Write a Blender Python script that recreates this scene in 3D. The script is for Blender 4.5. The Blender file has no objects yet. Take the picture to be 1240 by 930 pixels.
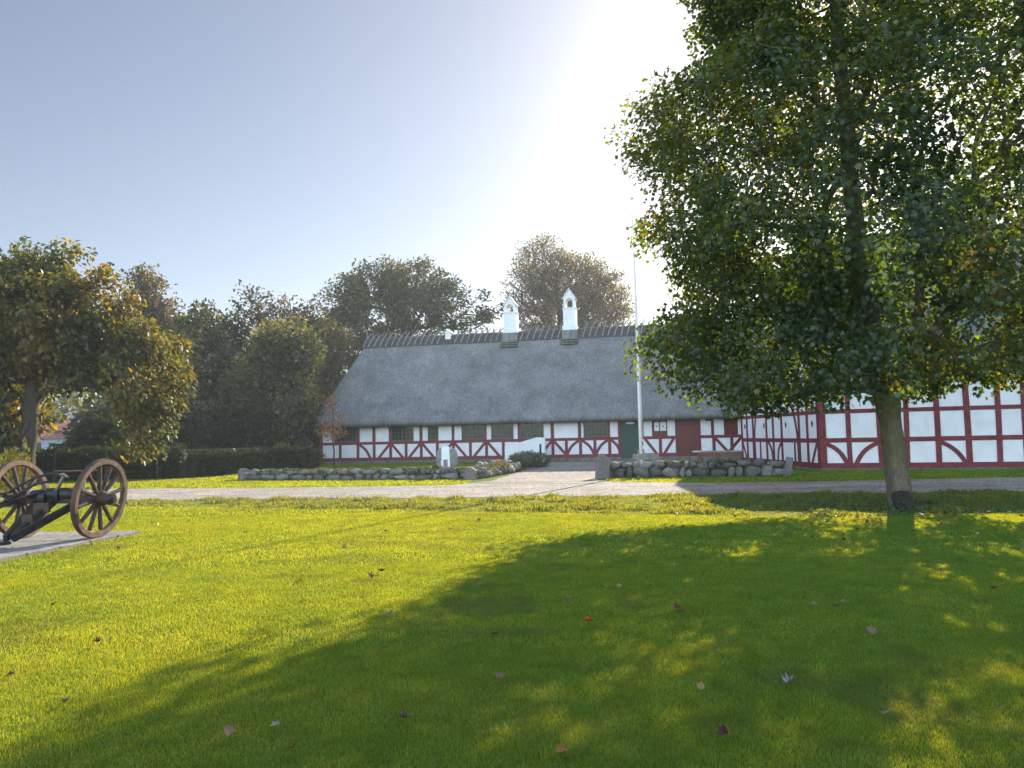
import bpy, bmesh, math, random
import numpy as np
from mathutils import Vector, Matrix
random.seed(7)
RNG = np.random.default_rng(7)
R = math.radians
scene = bpy.context.scene
COL = scene.collection

# ------------------------------------------------------------------ camera
CAMZ, F, PITCH, ROLL = 1.6, 931.0, R(3.93), R(1.2)
fw = Vector((0, math.cos(PITCH), math.sin(PITCH)))
u0 = Vector((0, -math.sin(PITCH), math.cos(PITCH)))
r0 = Vector((1, 0, 0))
cu = u0 * math.cos(ROLL) + r0 * math.sin(ROLL)
cr = r0 * math.cos(ROLL) - u0 * math.sin(ROLL)
CP = Vector((0, 0, CAMZ))

def ray(px, py):
    return fw + cr * ((px - 620) / F) + cu * ((465 - py) / F)
def gnd(px, py, z=0.0):
    d = ray(px, py); k = (z - CAMZ) / d.z
    return CP + d * k
def at(px, py, dist):
    d = ray(px, py)
    return CP + d * (dist / d.y)
def on_plane(px, py, o, n):
    d = ray(px, py); k = (o - CP).dot(n) / d.dot(n)
    return CP + d * k

cam_d = bpy.data.cameras.new('camera'); cam = bpy.data.objects.new('camera', cam_d); COL.objects.link(cam)
cam_d.sensor_width = 36; cam_d.lens = F / 1240 * 36; cam_d.clip_start = 0.05; cam_d.clip_end = 3000
M = Matrix((cr, cu, -fw)).transposed().to_4x4(); M.translation = CP
cam.matrix_world = M
scene.camera = cam

# ------------------------------------------------------------------ light
NORTH_FILL = 5.2; HAZE = .0007
SUN_EL, SUN_AZ = R(25.5), R(25.3)          # azimuth measured clockwise from +Y (towards +X)
sd = Vector((math.sin(SUN_AZ) * math.cos(SUN_EL), math.cos(SUN_AZ) * math.cos(SUN_EL), math.sin(SUN_EL)))
sun_l = bpy.data.lights.new('sun', 'SUN'); sun_l.energy = 5.0; sun_l.angle = R(0.55); sun_l.color = (1.0, 0.93, 0.80)
sun = bpy.data.objects.new('sun', sun_l); COL.objects.link(sun)
sun.rotation_euler = (-sd).to_track_quat('-Z', 'Y').to_euler(); sun.location = sd * 200
world = bpy.data.worlds.new('World'); scene.world = world; world.use_nodes = True
wn = world.node_tree
bg = wn.nodes['Background']
sky = wn.nodes.new('ShaderNodeTexSky'); sky.sky_type = 'NISHITA'; sky.sun_disc = False
sky.sun_elevation = SUN_EL; sky.sun_rotation = SUN_AZ
sky.altitude = 10; sky.air_density = 0.8; sky.dust_density = 0.75; sky.ozone_density = 1.0
# added fill light: unseen sky behind the viewer scaled up to brighten shaded walls
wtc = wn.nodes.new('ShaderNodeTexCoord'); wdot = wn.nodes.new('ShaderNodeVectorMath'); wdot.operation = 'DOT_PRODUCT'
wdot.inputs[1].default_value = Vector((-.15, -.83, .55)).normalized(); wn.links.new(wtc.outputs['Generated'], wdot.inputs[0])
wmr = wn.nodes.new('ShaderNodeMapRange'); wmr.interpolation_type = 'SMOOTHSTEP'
wmr.inputs[1].default_value = 0.0; wmr.inputs[2].default_value = 0.85; wmr.inputs[3].default_value = 1.0; wmr.inputs[4].default_value = NORTH_FILL
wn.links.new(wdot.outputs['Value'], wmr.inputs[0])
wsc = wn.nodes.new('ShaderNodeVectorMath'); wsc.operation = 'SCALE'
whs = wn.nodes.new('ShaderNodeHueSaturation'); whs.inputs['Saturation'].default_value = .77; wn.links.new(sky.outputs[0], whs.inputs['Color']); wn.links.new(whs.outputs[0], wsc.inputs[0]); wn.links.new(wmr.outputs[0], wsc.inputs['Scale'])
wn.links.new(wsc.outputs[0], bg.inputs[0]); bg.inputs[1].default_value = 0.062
vs = scene.view_settings
vs.view_transform = 'Standard'; vs.look = 'None'; vs.exposure = 1.2; vs.gamma = 1.0; vs.use_curve_mapping = False
scene.cycles.max_bounces = 6; scene.cycles.diffuse_bounces = 3; scene.cycles.transmission_bounces = 4
scene.cycles.transparent_max_bounces = 4; scene.cycles.caustics_reflective = False; scene.cycles.caustics_refractive = False
scene.cycles.use_denoising = True

# ------------------------------------------------------------------ materials
def new_mat(name):
    m = bpy.data.materials.new(name); m.use_nodes = True
    nt = m.node_tree; b = nt.nodes['Principled BSDF']
    return m, nt, b
def coords(nt, kind='Object', scale=(1, 1, 1), rot=(0, 0, 0)):
    tc = nt.nodes.new('ShaderNodeTexCoord'); mp = nt.nodes.new('ShaderNodeMapping')
    mp.inputs['Scale'].default_value = scale; mp.inputs['Rotation'].default_value = rot
    nt.links.new(tc.outputs[kind], mp.inputs[0]); return mp.outputs[0]
def noise(nt, vec, scale, detail=6, rough=0.6):
    n = nt.nodes.new('ShaderNodeTexNoise'); n.inputs['Scale'].default_value = scale
    n.inputs['Detail'].default_value = detail; n.inputs['Roughness'].default_value = rough
    nt.links.new(vec, n.inputs['Vector']); return n.outputs[0]
def ramp(nt, fac, stops):
    r = nt.nodes.new('ShaderNodeValToRGB'); e = r.color_ramp.elements
    while len(e) < len(stops): e.new(0.5)
    for i, (p, c) in enumerate(stops):
        e[i].position = p; e[i].color = (*c, 1)
    nt.links.new(fac, r.inputs[0]); return r.outputs[0]
def mixc(nt, a, b, fac, mode='MIX'):
    m = nt.nodes.new('ShaderNodeMix'); m.data_type = 'RGBA'; m.blend_type = mode
    for s, v in ((m.inputs[6], a), (m.inputs[7], b)):
        if isinstance(v, tuple): s.default_value = (*v, 1)
        else: nt.links.new(v, s)
    if isinstance(fac, (int, float)): m.inputs[0].default_value = fac
    else: nt.links.new(fac, m.inputs[0])
    return m.outputs[2]
def bump(nt, b, height, strength, dist):
    bp = nt.nodes.new('ShaderNodeBump'); bp.inputs['Strength'].default_value = strength; bp.inputs['Distance'].default_value = dist
    nt.links.new(height, bp.inputs['Height']); nt.links.new(bp.outputs[0], b.inputs['Normal'])
def simple(name, c1, c2, scale=6, rough=0.8, bscale=30, bstr=0.3, bdist=0.01, stretch=(1, 1, 1), metallic=0.0, lo=.35, hi=.65):
    m, nt, b = new_mat(name)
    v = coords(nt, 'Object', stretch)
    nt.links.new(ramp(nt, noise(nt, v, scale), [(lo, c1), (hi, c2)]), b.inputs['Base Color'])
    b.inputs['Roughness'].default_value = rough; b.inputs['Metallic'].default_value = metallic
    bump(nt, b, noise(nt, v, bscale), bstr, bdist)
    return m

def leaf_mat(name, trans=0.45, warm=(1.5, 1.25, 0.35), gloss=0.06, refl=(1, 1, 1)):
    m, nt, b = new_mat(name); nt.nodes.remove(b)
    a = nt.nodes.new('ShaderNodeAttribute'); a.attribute_name = 'tint'
    d = nt.nodes.new('ShaderNodeBsdfDiffuse'); t = nt.nodes.new('ShaderNodeBsdfTranslucent')
    g = nt.nodes.new('ShaderNodeBsdfGlossy'); g.inputs['Roughness'].default_value = 0.38
    nt.links.new(mixc(nt, a.outputs['Color'], refl, 1.0, 'MULTIPLY'), d.inputs[0])
    nt.links.new(mixc(nt, a.outputs['Color'], warm, 1.0, 'MULTIPLY'), t.inputs[0])
    mx = nt.nodes.new('ShaderNodeMixShader'); mx.inputs[0].default_value = trans
    nt.links.new(d.outputs[0], mx.inputs[1]); nt.links.new(t.outputs[0], mx.inputs[2])
    m2 = nt.nodes.new('ShaderNodeMixShader'); m2.inputs[0].default_value = gloss
    nt.links.new(mx.outputs[0], m2.inputs[1]); nt.links.new(g.outputs[0], m2.inputs[2])
    nt.links.new(m2.outputs[0], nt.nodes['Material Output'].inputs[0])
    return m

def MAT_lawn():
    m, nt, b = new_mat('lawn_ground'); v = coords(nt)
    c = ramp(nt, noise(nt, v, 0.35, 5), [(.3, (.085, .14, .016)), (.5, (.12, .17, .018)), (.7, (.15, .175, .024))])
    c = mixc(nt, c, ramp(nt, noise(nt, v, 9, 8, .75), [(.3, (.55, .6, .5)), (.7, (1.25, 1.2, 1.1))]), 1, 'MULTIPLY')
    nt.links.new(c, b.inputs['Base Color']); b.inputs['Roughness'].default_value = 1; b.inputs['Specular IOR Level'].default_value = 0.1
    bump(nt, b, noise(nt, v, 25, 8, .7), .8, .03); return m
def MAT_gravel():
    m, nt, b = new_mat('gravel'); v = coords(nt)
    vo = nt.nodes.new('ShaderNodeTexVoronoi'); vo.inputs['Scale'].default_value = 22; nt.links.new(v, vo.inputs[0])
    c = ramp(nt, vo.outputs['Color'], [(.15, (.15, .128, .108)), (.5, (.33, .285, .24)), (.9, (.55, .48, .42))])
    c = mixc(nt, c, ramp(nt, noise(nt, v, .7, 6), [(.35, (.78, .76, .72)), (.65, (1.1, 1.08, 1.05))]), 1, 'MULTIPLY')
    c = mixc(nt, c, (.10, .11, .03), ramp(nt, noise(nt, v, .33, 8, .7), [(.60, (0, 0, 0)), (.78, (.55, .55, .55))]))
    c = mixc(nt, c, ramp(nt, noise(nt, coords(nt, 'Object', (.10, 1.5, 1), (0, 0, .21)), 1.0, 5, .6), [(.35, (.70, .68, .64)), (.6, (1.08, 1.07, 1.06))]), 1, 'MULTIPLY')
    nt.links.new(c, b.inputs['Base Color']); b.inputs['Roughness'].default_value = .95
    bump(nt, b, vo.outputs['Distance'], .9, .03); return m
def MAT_thatch():
    m, nt, b = new_mat('thatch'); v = coords(nt, 'Object', (10, 10, 1.3)); w = coords(nt)
    n1 = noise(nt, v, 1.0, 8, .75)
    c = ramp(nt, n1, [(.28, (.10, .107, .107)), (.5, (.20, .207, .205)), (.72, (.32, .325, .32))])
    c = mixc(nt, c, ramp(nt, noise(nt, w, .55, 6, .65), [(.3, (.62, .66, .63)), (.68, (1.2, 1.16, 1.12))]), 1, 'MULTIPLY')
    c = mixc(nt, c, (.115, .13, .075), ramp(nt, noise(nt, coords(nt, 'Object', (1.2, 1.2, .5)), 1.1, 8, .7), [(.52, (0, 0, 0)), (.75, (.6, .6, .6))]))
    nt.links.new(c, b.inputs['Base Color']); b.inputs['Roughness'].default_value = 1; b.inputs['Specular IOR Level'].default_value = .05
    bump(nt, b, n1, 1.0, .06); return m
def MAT_white():
    m, nt, b = new_mat('limewash'); v = coords(nt)
    c = ramp(nt, noise(nt, v, 1.6, 7, .65), [(.3, (.72, .72, .70)), (.6, (.82, .82, .81))])
    c = mixc(nt, c, (.5, .47, .42), ramp(nt, noise(nt, coords(nt, 'Object', (3, 3, .6)), 2.5, 8, .75), [(.52, (0, 0, 0)), (.80, (.45, .45, .45))]))
    nt.links.new(c, b.inputs['Base Color']); b.inputs['Roughness'].default_value = .95
    bump(nt, b, noise(nt, v, 14, 8, .7), .35, .02); return m
def MAT_stone(name, c1, c2, c3, moss=.0):
    m, nt, b = new_mat(name); v = coords(nt); tc = nt.nodes.new('ShaderNodeAttribute'); tc.attribute_name = 'tint'
    c = ramp(nt, noise(nt, v, 7, 8, .7), [(.3, c1), (.52, c2), (.75, c3)])
    c = mixc(nt, c, tc.outputs['Color'], 1, 'MULTIPLY')
    if moss: c = mixc(nt, c, (.09, .10, .03), ramp(nt, noise(nt, v, 2.2, 7, .7), [(.55, (0, 0, 0)), (.7, (moss,) * 3)]))
    nt.links.new(c, b.inputs['Base Color']); b.inputs['Roughness'].default_value = .9
    bump(nt, b, noise(nt, v, 18, 8, .7), .6, .03); return m
def MAT_bark(name, c1, c2, c3, moss):
    m, nt, b = new_mat(name); v = coords(nt, 'Object', (1, 1, .35))
    n = noise(nt, v, 16, 9, .75)
    c = ramp(nt, n, [(.3, c1), (.5, c2), (.72, c3)])
    c = mixc(nt, c, moss, ramp(nt, noise(nt, coords(nt), 1.8, 6, .7), [(.45, (0, 0, 0)), (.65, (.75, .75, .75))]))
    nt.links.new(c, b.inputs['Base Color']); b.inputs['Roughness'].default_value = 1
    bump(nt, b, n, 1.0, .035); return m

MT = dict(
    lawn=MAT_lawn(), gravel=MAT_gravel(), thatch=MAT_thatch(), white=MAT_white(),
    stone=MAT_stone('fieldstone', (.11, .11, .105), (.24, .23, .215), (.38, .365, .34), .35),
    slab=MAT_stone('slabstone', (.11, .095, .09), (.175, .155, .145), (.25, .225, .21), .2),
    paving=MAT_stone('paving', (.15, .14, .125), (.24, .225, .20), (.33, .305, .275), .25),
    bark=MAT_bark('maple_bark', (.075, .06, .042), (.16, .13, .09), (.25, .21, .15), (.12, .125, .05)),
    bark2=MAT_bark('dark_bark', (.035, .03, .024), (.07, .06, .047), (.11, .095, .075), (.06, .065, .035)),
    burl=MAT_bark('burl_bark', (.014, .012, .009), (.042, .035, .027), (.085, .07, .053), (.045, .045, .025)),
    red=simple('oxblood_timber', (.125, .019, .022), (.215, .040, .042), 5, .75, 40, .4, .006, (1, 1, 1)),
    redboard=simple('red_boards', (.10, .018, .016), (.15, .03, .025), 4, .7, 30, .5, .006, (9, 9, .4)),
    green=simple('green_paint', (.012, .045, .03), (.02, .065, .042), 4, .6, 30, .4, .006, (9, 9, .4)),
    frame=simple('window_wood', (.06, .085, .07), (.10, .13, .11), 6, .6),
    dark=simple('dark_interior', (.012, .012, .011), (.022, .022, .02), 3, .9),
    plinth=simple('plinth', (.10, .095, .085), (.22, .21, .19), 3, .95, 8, .7, .03),
    ridge=simple('ridge_turf', (.03, .028, .024), (.085, .08, .07), 9, 1, 20, 1, .04),
    stick=simple('weathered_oak', (.16, .15, .135), (.30, .285, .26), 6, .9, 30, .5, .01),
    lead=simple('lead', (.15, .155, .155), (.24, .245, .245), 5, .7),
    whitepaint=simple('white_paint', (.72, .72, .71), (.82, .82, .81), 3, .5, 40, .1, .003),
    paper=simple('paper', (.70, .70, .70), (.8, .8, .79), 2, .8, 40, .05, .001),
    darkmetal=simple('dull_metal', (.03, .034, .03), (.06, .065, .058), 6, .7), wood=simple('grey_wood', (.16, .145, .125), (.30, .27, .235), 5, .9, 40, .5, .006, (1, 1, 1)),
    tablewood=simple('brown_wood', (.10, .045, .03), (.19, .09, .06), 5, .8, 40, .4, .006),
    rim=simple('weathered_felloe', (.08, .040, .025), (.235, .13, .08), 7, .85, 35, .6, .008),
    spoke=simple('dark_spoke', (.026, .013, .009), (.075, .042, .027), 7, .8, 35, .5, .006),
    iron=simple('black_iron', (.010, .011, .011), (.035, .036, .034), 8, .5, 50, .4, .004, (1, 1, 1), .3),
    ironrust=simple('rusty_iron', (.035, .022, .016), (.10, .055, .035), 10, .7, 50, .5, .004, (1, 1, 1), .3),
    tile=simple('red_tile', (.30, .115, .07), (.42, .18, .12), 3, .9),
    paleroof=simple('pale_roof', (.42, .30, .26), (.52, .40, .35), 2, .9),
    farwall=simple('far_wall', (.30, .33, .38), (.40, .43, .47), 2, .9),
    greystone=MAT_stone('memorial', (.12, .125, .11), (.22, .22, .20), (.34, .34, .31), .3),
    leaf=leaf_mat('maple_leaf', .48, (4.4, 3.5, .3), .035), leaf_bg=leaf_mat('far_leaf', .45, (2.8, 2.2, .5), .03),
    litter=leaf_mat('fallen_leaf', .12, (1.2, 1, .6), .03),
    grass=leaf_mat('grass_blade', .50, (6.9, 3.3, .45), .015, (.84, 1.45, 1.5)), needle=leaf_mat('shrub_leaf', .35, (1.4, 1.25, .5), .02),
)
m_, nt_, b_ = new_mat('glass'); b_.inputs['Base Color'].default_value = (.02, .024, .02, 1); b_.inputs['Roughness'].default_value = .08; b_.inputs['Specular IOR Level'].default_value = .22
bump(nt_, b_, noise(nt_, coords(nt_), 2.0, 3), .12, .03); MT['glass'] = m_

# ------------------------------------------------------------------ mesh helpers
def tag(o, label=None, cat=None, group=None, kind=None):
    if label: o['label'] = label
    if cat: o['category'] = cat
    if group: o['group'] = group
    if kind: o['kind'] = kind
    return o
def empty(name, loc=(0, 0, 0), rotz=0, label=None, cat=None, group=None):
    o = bpy.data.objects.new(name, None); COL.objects.link(o); o.empty_display_size = .3
    o.location = loc; o.rotation_euler = (0, 0, rotz); return tag(o, label, cat, group)
def link(name, me, mat, parent=None, smooth=False):
    o = bpy.data.objects.new(name, me); COL.objects.link(o)
    if mat is not None: me.materials.append(mat)
    if smooth: me.polygons.foreach_set('use_smooth', np.ones(len(me.polygons), bool))
    if parent is not None: o.parent = parent
    return o

class MB:
    def __init__(s): s.v = []; s.f = []; s.t = []; s.tint = (1, 1, 1)
    def add(s, vs_, fs):
        n = len(s.v); s.v += [tuple(p) for p in vs_]; s.t += [s.tint] * len(vs_)
        s.f += [tuple(i + n for i in f) for f in fs]
    def box(s, a, b, M=None):
        x0, y0, z0 = a; x1, y1, z1 = b
        P = [(x0, y0, z0), (x1, y0, z0), (x1, y1, z0), (x0, y1, z0), (x0, y0, z1), (x1, y0, z1), (x1, y1, z1), (x0, y1, z1)]
        if M is not None: P = [M @ Vector(p) for p in P]
        s.add(P, [(3, 2, 1, 0), (4, 5, 6, 7), (0, 1, 5, 4), (1, 2, 6, 5), (2, 3, 7, 6), (3, 0, 4, 7)])
    def bar(s, a, b, w, h=None, up=(0, 0, 1)):
        a = Vector(a); b = Vector(b); h = h or w; d = (b - a).normalized()
        x = d.cross(Vector(up))
        if x.length < 1e-3: x = d.cross(Vector((1, 0, 0)))
        x.normalize(); y = x.cross(d)
        P = []
        for c in (a, b):
            for sx, sy in ((-1, -1), (1, -1), (1, 1), (-1, 1)): P.append(c + x * (sx * w / 2) + y * (sy * h / 2))
        s.add(P, [(0, 1, 2, 3), (7, 6, 5, 4), (0, 4, 5, 1), (1, 5, 6, 2), (2, 6, 7, 3), (3, 7, 4, 0)])
    def prism(s, pts, off):                 # polygon pts extruded by off
        n = len(pts); off = Vector(off); P = [Vector(p) for p in pts]; Q = [p + off for p in P]
        s.add(P + Q, [tuple(range(n))[::-1], tuple(range(n, 2 * n))] + [(i, (i + 1) % n, n + (i + 1) % n, n + i) for i in range(n)])
    def tube(s, pts, rad, k=8, cap=True, ref=None):
        P = [Vector(p) for p in pts]; n = len(P)
        rad = [rad] * n if isinstance(rad, (int, float)) else rad
        t0 = (P[1] - P[0]).normalized(); r = Vector(ref) if ref else (Vector((0, 0, 1)) if abs(t0.z) < .9 else Vector((1, 0, 0)))
        x = t0.cross(r).normalized(); rings = []
        for i in range(n):
            t = (P[min(i + 1, n - 1)] - P[max(i - 1, 0)]).normalized()
            x = (x - t * x.dot(t)).normalized(); y = t.cross(x)
            for j in range(k):
                a = 2 * math.pi * j / k; rings.append(P[i] + (x * math.cos(a) + y * math.sin(a)) * rad[i])
        fs = [(i * k + j, i * k + (j + 1) % k, (i + 1) * k + (j + 1) % k, (i + 1) * k + j) for i in range(n - 1) for j in range(k)]
        if cap: fs += [tuple(range(k))[::-1], tuple(range((n - 1) * k, n * k))]
        s.add(rings, fs)
    def lathe(s, prof, o, axis, k=24, closed=False):   # prof: (along axis, radius)
        ax = Vector(axis).normalized(); x = ax.cross(Vector((0, 0, 1)) if abs(ax.z) < .9 else Vector((1, 0, 0))).normalized(); y = ax.cross(x)
        o = Vector(o); n = len(prof); vs_ = []
        for h, r in prof:
            for j in range(k):
                a = 2 * math.pi * j / k; vs_.append(o + ax * h + (x * math.cos(a) + y * math.sin(a)) * r)
        m = n if closed else n - 1
        s.add(vs_, [(i * k + j, i * k + (j + 1) % k, ((i + 1) % n) * k + (j + 1) % k, ((i + 1) % n) * k + j) for i in range(m) for j in range(k)])
    def rock(s, c, size, rz=0, rough=.16, sub=2, flat=0.0, seed=None):
        bm = bmesh.new(); bmesh.ops.create_icosphere(bm, subdivisions=sub, radius=1)
        rr = random.Random(seed if seed is not None else random.random()); ph = [rr.uniform(0, 6.28) for _ in range(6)]
        ca, sa = math.cos(rz), math.sin(rz); P = []
        # superellipsoid-ish rounding makes field stones blocky
        for v in bm.verts:
            p = v.co.copy()
            q = Vector([math.copysign(abs(k) ** .82, k) for k in p])
            f = 1 + rough * (math.sin(3 * p.x + ph[0]) * math.sin(2.5 * p.y + ph[1]) + .7 * math.sin(4 * p.z + ph[2] + 2 * p.x) + .4 * math.sin(7 * p.y + ph[3] + 3 * p.z))
            q = Vector((q.x * f * size[0], q.y * f * size[1], q.z * f * size[2]))
            P.append((c[0] + q.x * ca - q.y * sa, c[1] + q.x * sa + q.y * ca, c[2] + q.z))
        s.add(P, [tuple(v.index for v in f.verts) for f in bm.faces]); bm.free()
    def mesh(s, name, tint=False):
        me = bpy.data.meshes.new(name); me.from_pydata(s.v, [], s.f); me.update()
        if tint:
            a = me.color_attributes.new('tint', 'FLOAT_COLOR', 'POINT')
            a.data.foreach_set('color', np.c_[np.array(s.t, np.float32), np.ones(len(s.t), np.float32)].ravel())
        return me
    def build(s, name, mat, parent=None, smooth=False, tint=False, bevel=0):
        o = link(name, s.mesh(name, tint), mat, parent, smooth)
        if bevel:
            md = o.modifiers.new('bevel', 'BEVEL'); md.width = bevel; md.segments = 2; md.limit_method = 'ANGLE'
        return o

def np_mesh(name, V, faces_k, tint=None, smooth=False):
    """V (n,3); faces_k: list of (m,k) int arrays"""
    me = bpy.data.meshes.new(name); V = np.ascontiguousarray(V, np.float32)
    me.vertices.add(len(V)); me.vertices.foreach_set('co', V.ravel())
    loops = np.concatenate([f.ravel() for f in faces_k]).astype(np.int32)
    tot = np.concatenate([np.full(len(f), f.shape[1], np.int32) for f in faces_k]); st = np.r_[0, np.cumsum(tot)[:-1]].astype(np.int32)
    me.loops.add(len(loops)); me.loops.foreach_set('vertex_index', loops)
    me.polygons.add(len(tot)); me.polygons.foreach_set('loop_start', st)
    try: me.polygons.foreach_set('loop_total', tot)
    except Exception: pass
    if tint is not None:
        a = me.color_attributes.new('tint', 'FLOAT_COLOR', 'POINT')
        a.data.foreach_set('color', np.c_[tint, np.ones(len(tint))].astype(np.float32).ravel())
    me.update(calc_edges=True); me.validate()
    return me

def vnoise(x, y, seed=0):
    """smooth value noise, numpy"""
    def h(i, j):
        n = np.sin(i * 127.1 + j * 311.7 + seed * 74.7) * 43758.5453
        return n - np.floor(n)
    xi, yi = np.floor(x), np.floor(y); fx, fy = x - xi, y - yi
    fx = fx * fx * (3 - 2 * fx); fy = fy * fy * (3 - 2 * fy)
    return (h(xi, yi) * (1 - fx) + h(xi + 1, yi) * fx) * (1 - fy) + (h(xi, yi + 1) * (1 - fx) + h(xi + 1, yi + 1) * fx) * fy

# leaf templates: x across, y along the leaf from the stalk, z off the blade
def maple_leaf():
    o = [(0, 0, 0), (.28, .02, .02), (.52, .22, .05), (.34, .36, .04), (.50, .70, .02), (.20, .62, .03), (0, 1.02, -.06),
         (-.20, .62, .03), (-.50, .70, .02), (-.34, .36, .04), (-.52, .22, .05), (-.28, .02, .02)]
    V = [(0, .38, -.04)] + o; n = len(o)
    return np.array(V), np.array([(0, i + 1, (i + 1) % n + 1) for i in range(n)])
def diamond_leaf():
    return np.array([(0, 0, 0), (.30, .45, .10), (0, 1, -.04), (-.30, .45, .10)]), np.array([(0, 1, 2), (0, 2, 3)])

def scatter_leaves(name, P, dirs, ups, size, tint, tmpl):
    """P (n,3) stalk, dirs (n,3) leaf direction, ups approx normal"""
    T, Fc = tmpl; n = len(P)
    d = dirs / np.linalg.norm(dirs, axis=1, keepdims=True)
    x = np.cross(d, ups); x /= np.linalg.norm(x, axis=1, keepdims=True) + 1e-9; z = np.cross(x, d)
    V = P[:, None, :] + size[:, None, None] * (T[None, :, 0:1] * x[:, None] + T[None, :, 1:2] * d[:, None] + T[None, :, 2:3] * z[:, None])
    k = len(T); Fa = (Fc[None] + (np.arange(n) * k)[:, None, None]).reshape(-1, 3)
    return np_mesh(name, V.reshape(-1, 3), [Fa], np.repeat(tint, k, 0))

def grow(trunk, attract, bf=.35, seg=.5, wob=.06):
    P = [np.array(p, float) for p in trunk]; par = [-1] + list(range(len(trunk) - 1)); pl = [0.0]
    for i in range(1, len(P)): pl.append(pl[-1] + np.linalg.norm(P[i] - P[i - 1]))
    cap = len(trunk) + len(attract) * 40
    A = np.zeros((cap, 3)); L = np.full(cap, 1e9); n = len(P); A[:n] = P; L[:n] = pl; par = par + [0] * (cap - n); tips = []
    tr = np.array(trunk); dist = np.min(np.linalg.norm(attract[:, None] - tr[None], axis=2), axis=1)
    first = max(1, len(trunk) // 2)
    for a in attract[np.argsort(dist)]:
        dv = A[:n] - a; dd = np.sqrt((dv ** 2).sum(1))
        cost = dd + bf * L[:n] + 1.2 * np.maximum(A[:n, 2] - a[2], 0)      # branches climb rather than drop
        cost[:first] += 5
        q = int(np.argmin(cost)); k = max(1, int(math.ceil(dd[q] / seg))); prev = q; base = A[q].copy()
        bow = RNG.normal(0, 1, 3); bow[2] = abs(bow[2]) * .5; m = dd[q]
        for i in range(1, k + 1):
            if n >= cap: break
            f = i / k; p = base + (a - base) * f + bow * (wob * m * math.sin(math.pi * f)) + RNG.normal(0, .02 * seg, 3)
            A[n] = p; L[n] = L[prev] + np.linalg.norm(p - A[prev]); par[n] = prev; prev = n; n += 1
        tips.append(prev)
    return A[:n], np.array(par[:n]), np.array(tips)

def skeleton(A, par, R0, rmin=.008, power=.46, k_big=10, skip=0):
    n = len(A); cnt = np.ones(n)
    ch = [[] for _ in range(n)]
    for i in range(1, n): ch[par[i]].append(i)
    leafc = np.zeros(n)
    order = np.argsort(-np.arange(n))
    for i in order:
        if not ch[i]: leafc[i] += 1
        if par[i] >= 0: leafc[par[i]] += leafc[i]
    rad = np.maximum(rmin, R0 * (leafc / leafc[0]) ** power)
    chains = []; stack = [(0, [0])]
    while stack:
        i, c = stack.pop()
        while ch[i]:
            s = sorted(ch[i], key=lambda j: -leafc[j])
            for j in s[1:]: stack.append((j, [i, j]))
            i = s[0]; c.append(i)
        chains.append(c)
    return rad, chains, leafc

def tube_mesh(A, rad, chains, mb=None, rlim=0.0, big=.06):
    mb = mb or MB()
    for c in chains:
        if len(c) < 2 or rad[c[1]] < rlim: continue
        rr = [float(rad[i]) for i in c]
        if c[0] != 0: rr[0] = min(rr[0], rr[1] * 1.25)
        mb.tube([A[i] for i in c], rr, 10 if rr[0] > big else (6 if rr[0] > .02 else 4))
    return mb

def lobes_points(lobes, n, shell=.55):
    """lobes: (x,y,z,rx,ry,rz). points in the union, weighted to each lobe's outside"""
    L = np.array(lobes, float); vol = L[:, 3] * L[:, 4] * L[:, 5]; ids = RNG.choice(len(L), n, p=vol / vol.sum())
    d = RNG.normal(0, 1, (n, 3)); d /= np.linalg.norm(d, axis=1, keepdims=True)
    r = (shell ** 3 + (1 - shell ** 3) * RNG.random(n)) ** (1 / 3)
    r *= 1 + .10 * RNG.normal(0, 1, n)
    return L[ids, :3] + d * r[:, None] * L[ids, 3:]

def foliage(name, A, tips, per, spread, size, tint_fn, tmpl, mat, parent, droop=.5, centre=None):
    n = len(tips) * per
    C = A[tips]; c = np.repeat(C, per, 0)
    off = RNG.normal(0, 1, (n, 3)); nr = np.linalg.norm(off, axis=1, keepdims=True); off *= np.minimum(1, 1.7 / nr) * spread; off[:, 2] *= .75; P = c + off
    ctr = centre if centre is not None else C.mean(0)
    out = P - ctr; out /= np.linalg.norm(out, axis=1, keepdims=True) + 1e-6
    d = out * .6 + RNG.normal(0, .6, (n, 3)); d[:, 2] -= droop
    up = out * .5 + RNG.normal(0, .45, (n, 3)); up[:, 2] += .7
    sz = size * RNG.uniform(.65, 1.3, n)
    me = scatter_leaves(name, P, d, up, sz, tint_fn(P), tmpl)
    return link(name, me, mat, parent)

def tint_mix(cols, w, patch=2.0, vary=.3, seed=0):
    cols = np.array(cols); w = np.array(w, float); w /= w.sum(); cw = np.cumsum(w)
    def f(P):
        n = len(P)
        q = vnoise(P[:, 0] / patch + P[:, 1] * .37, P[:, 2] / patch + P[:, 1] / patch, seed) * .6 + RNG.random(n) * .4
        q = (np.argsort(np.argsort(q)) + .5) / n
        c = cols[np.searchsorted(cw, q).clip(0, len(cols) - 1)]
        return c * (1 + vary * RNG.normal(0, 1, (n, 1))).clip(.4, 1.8)
    return f

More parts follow.
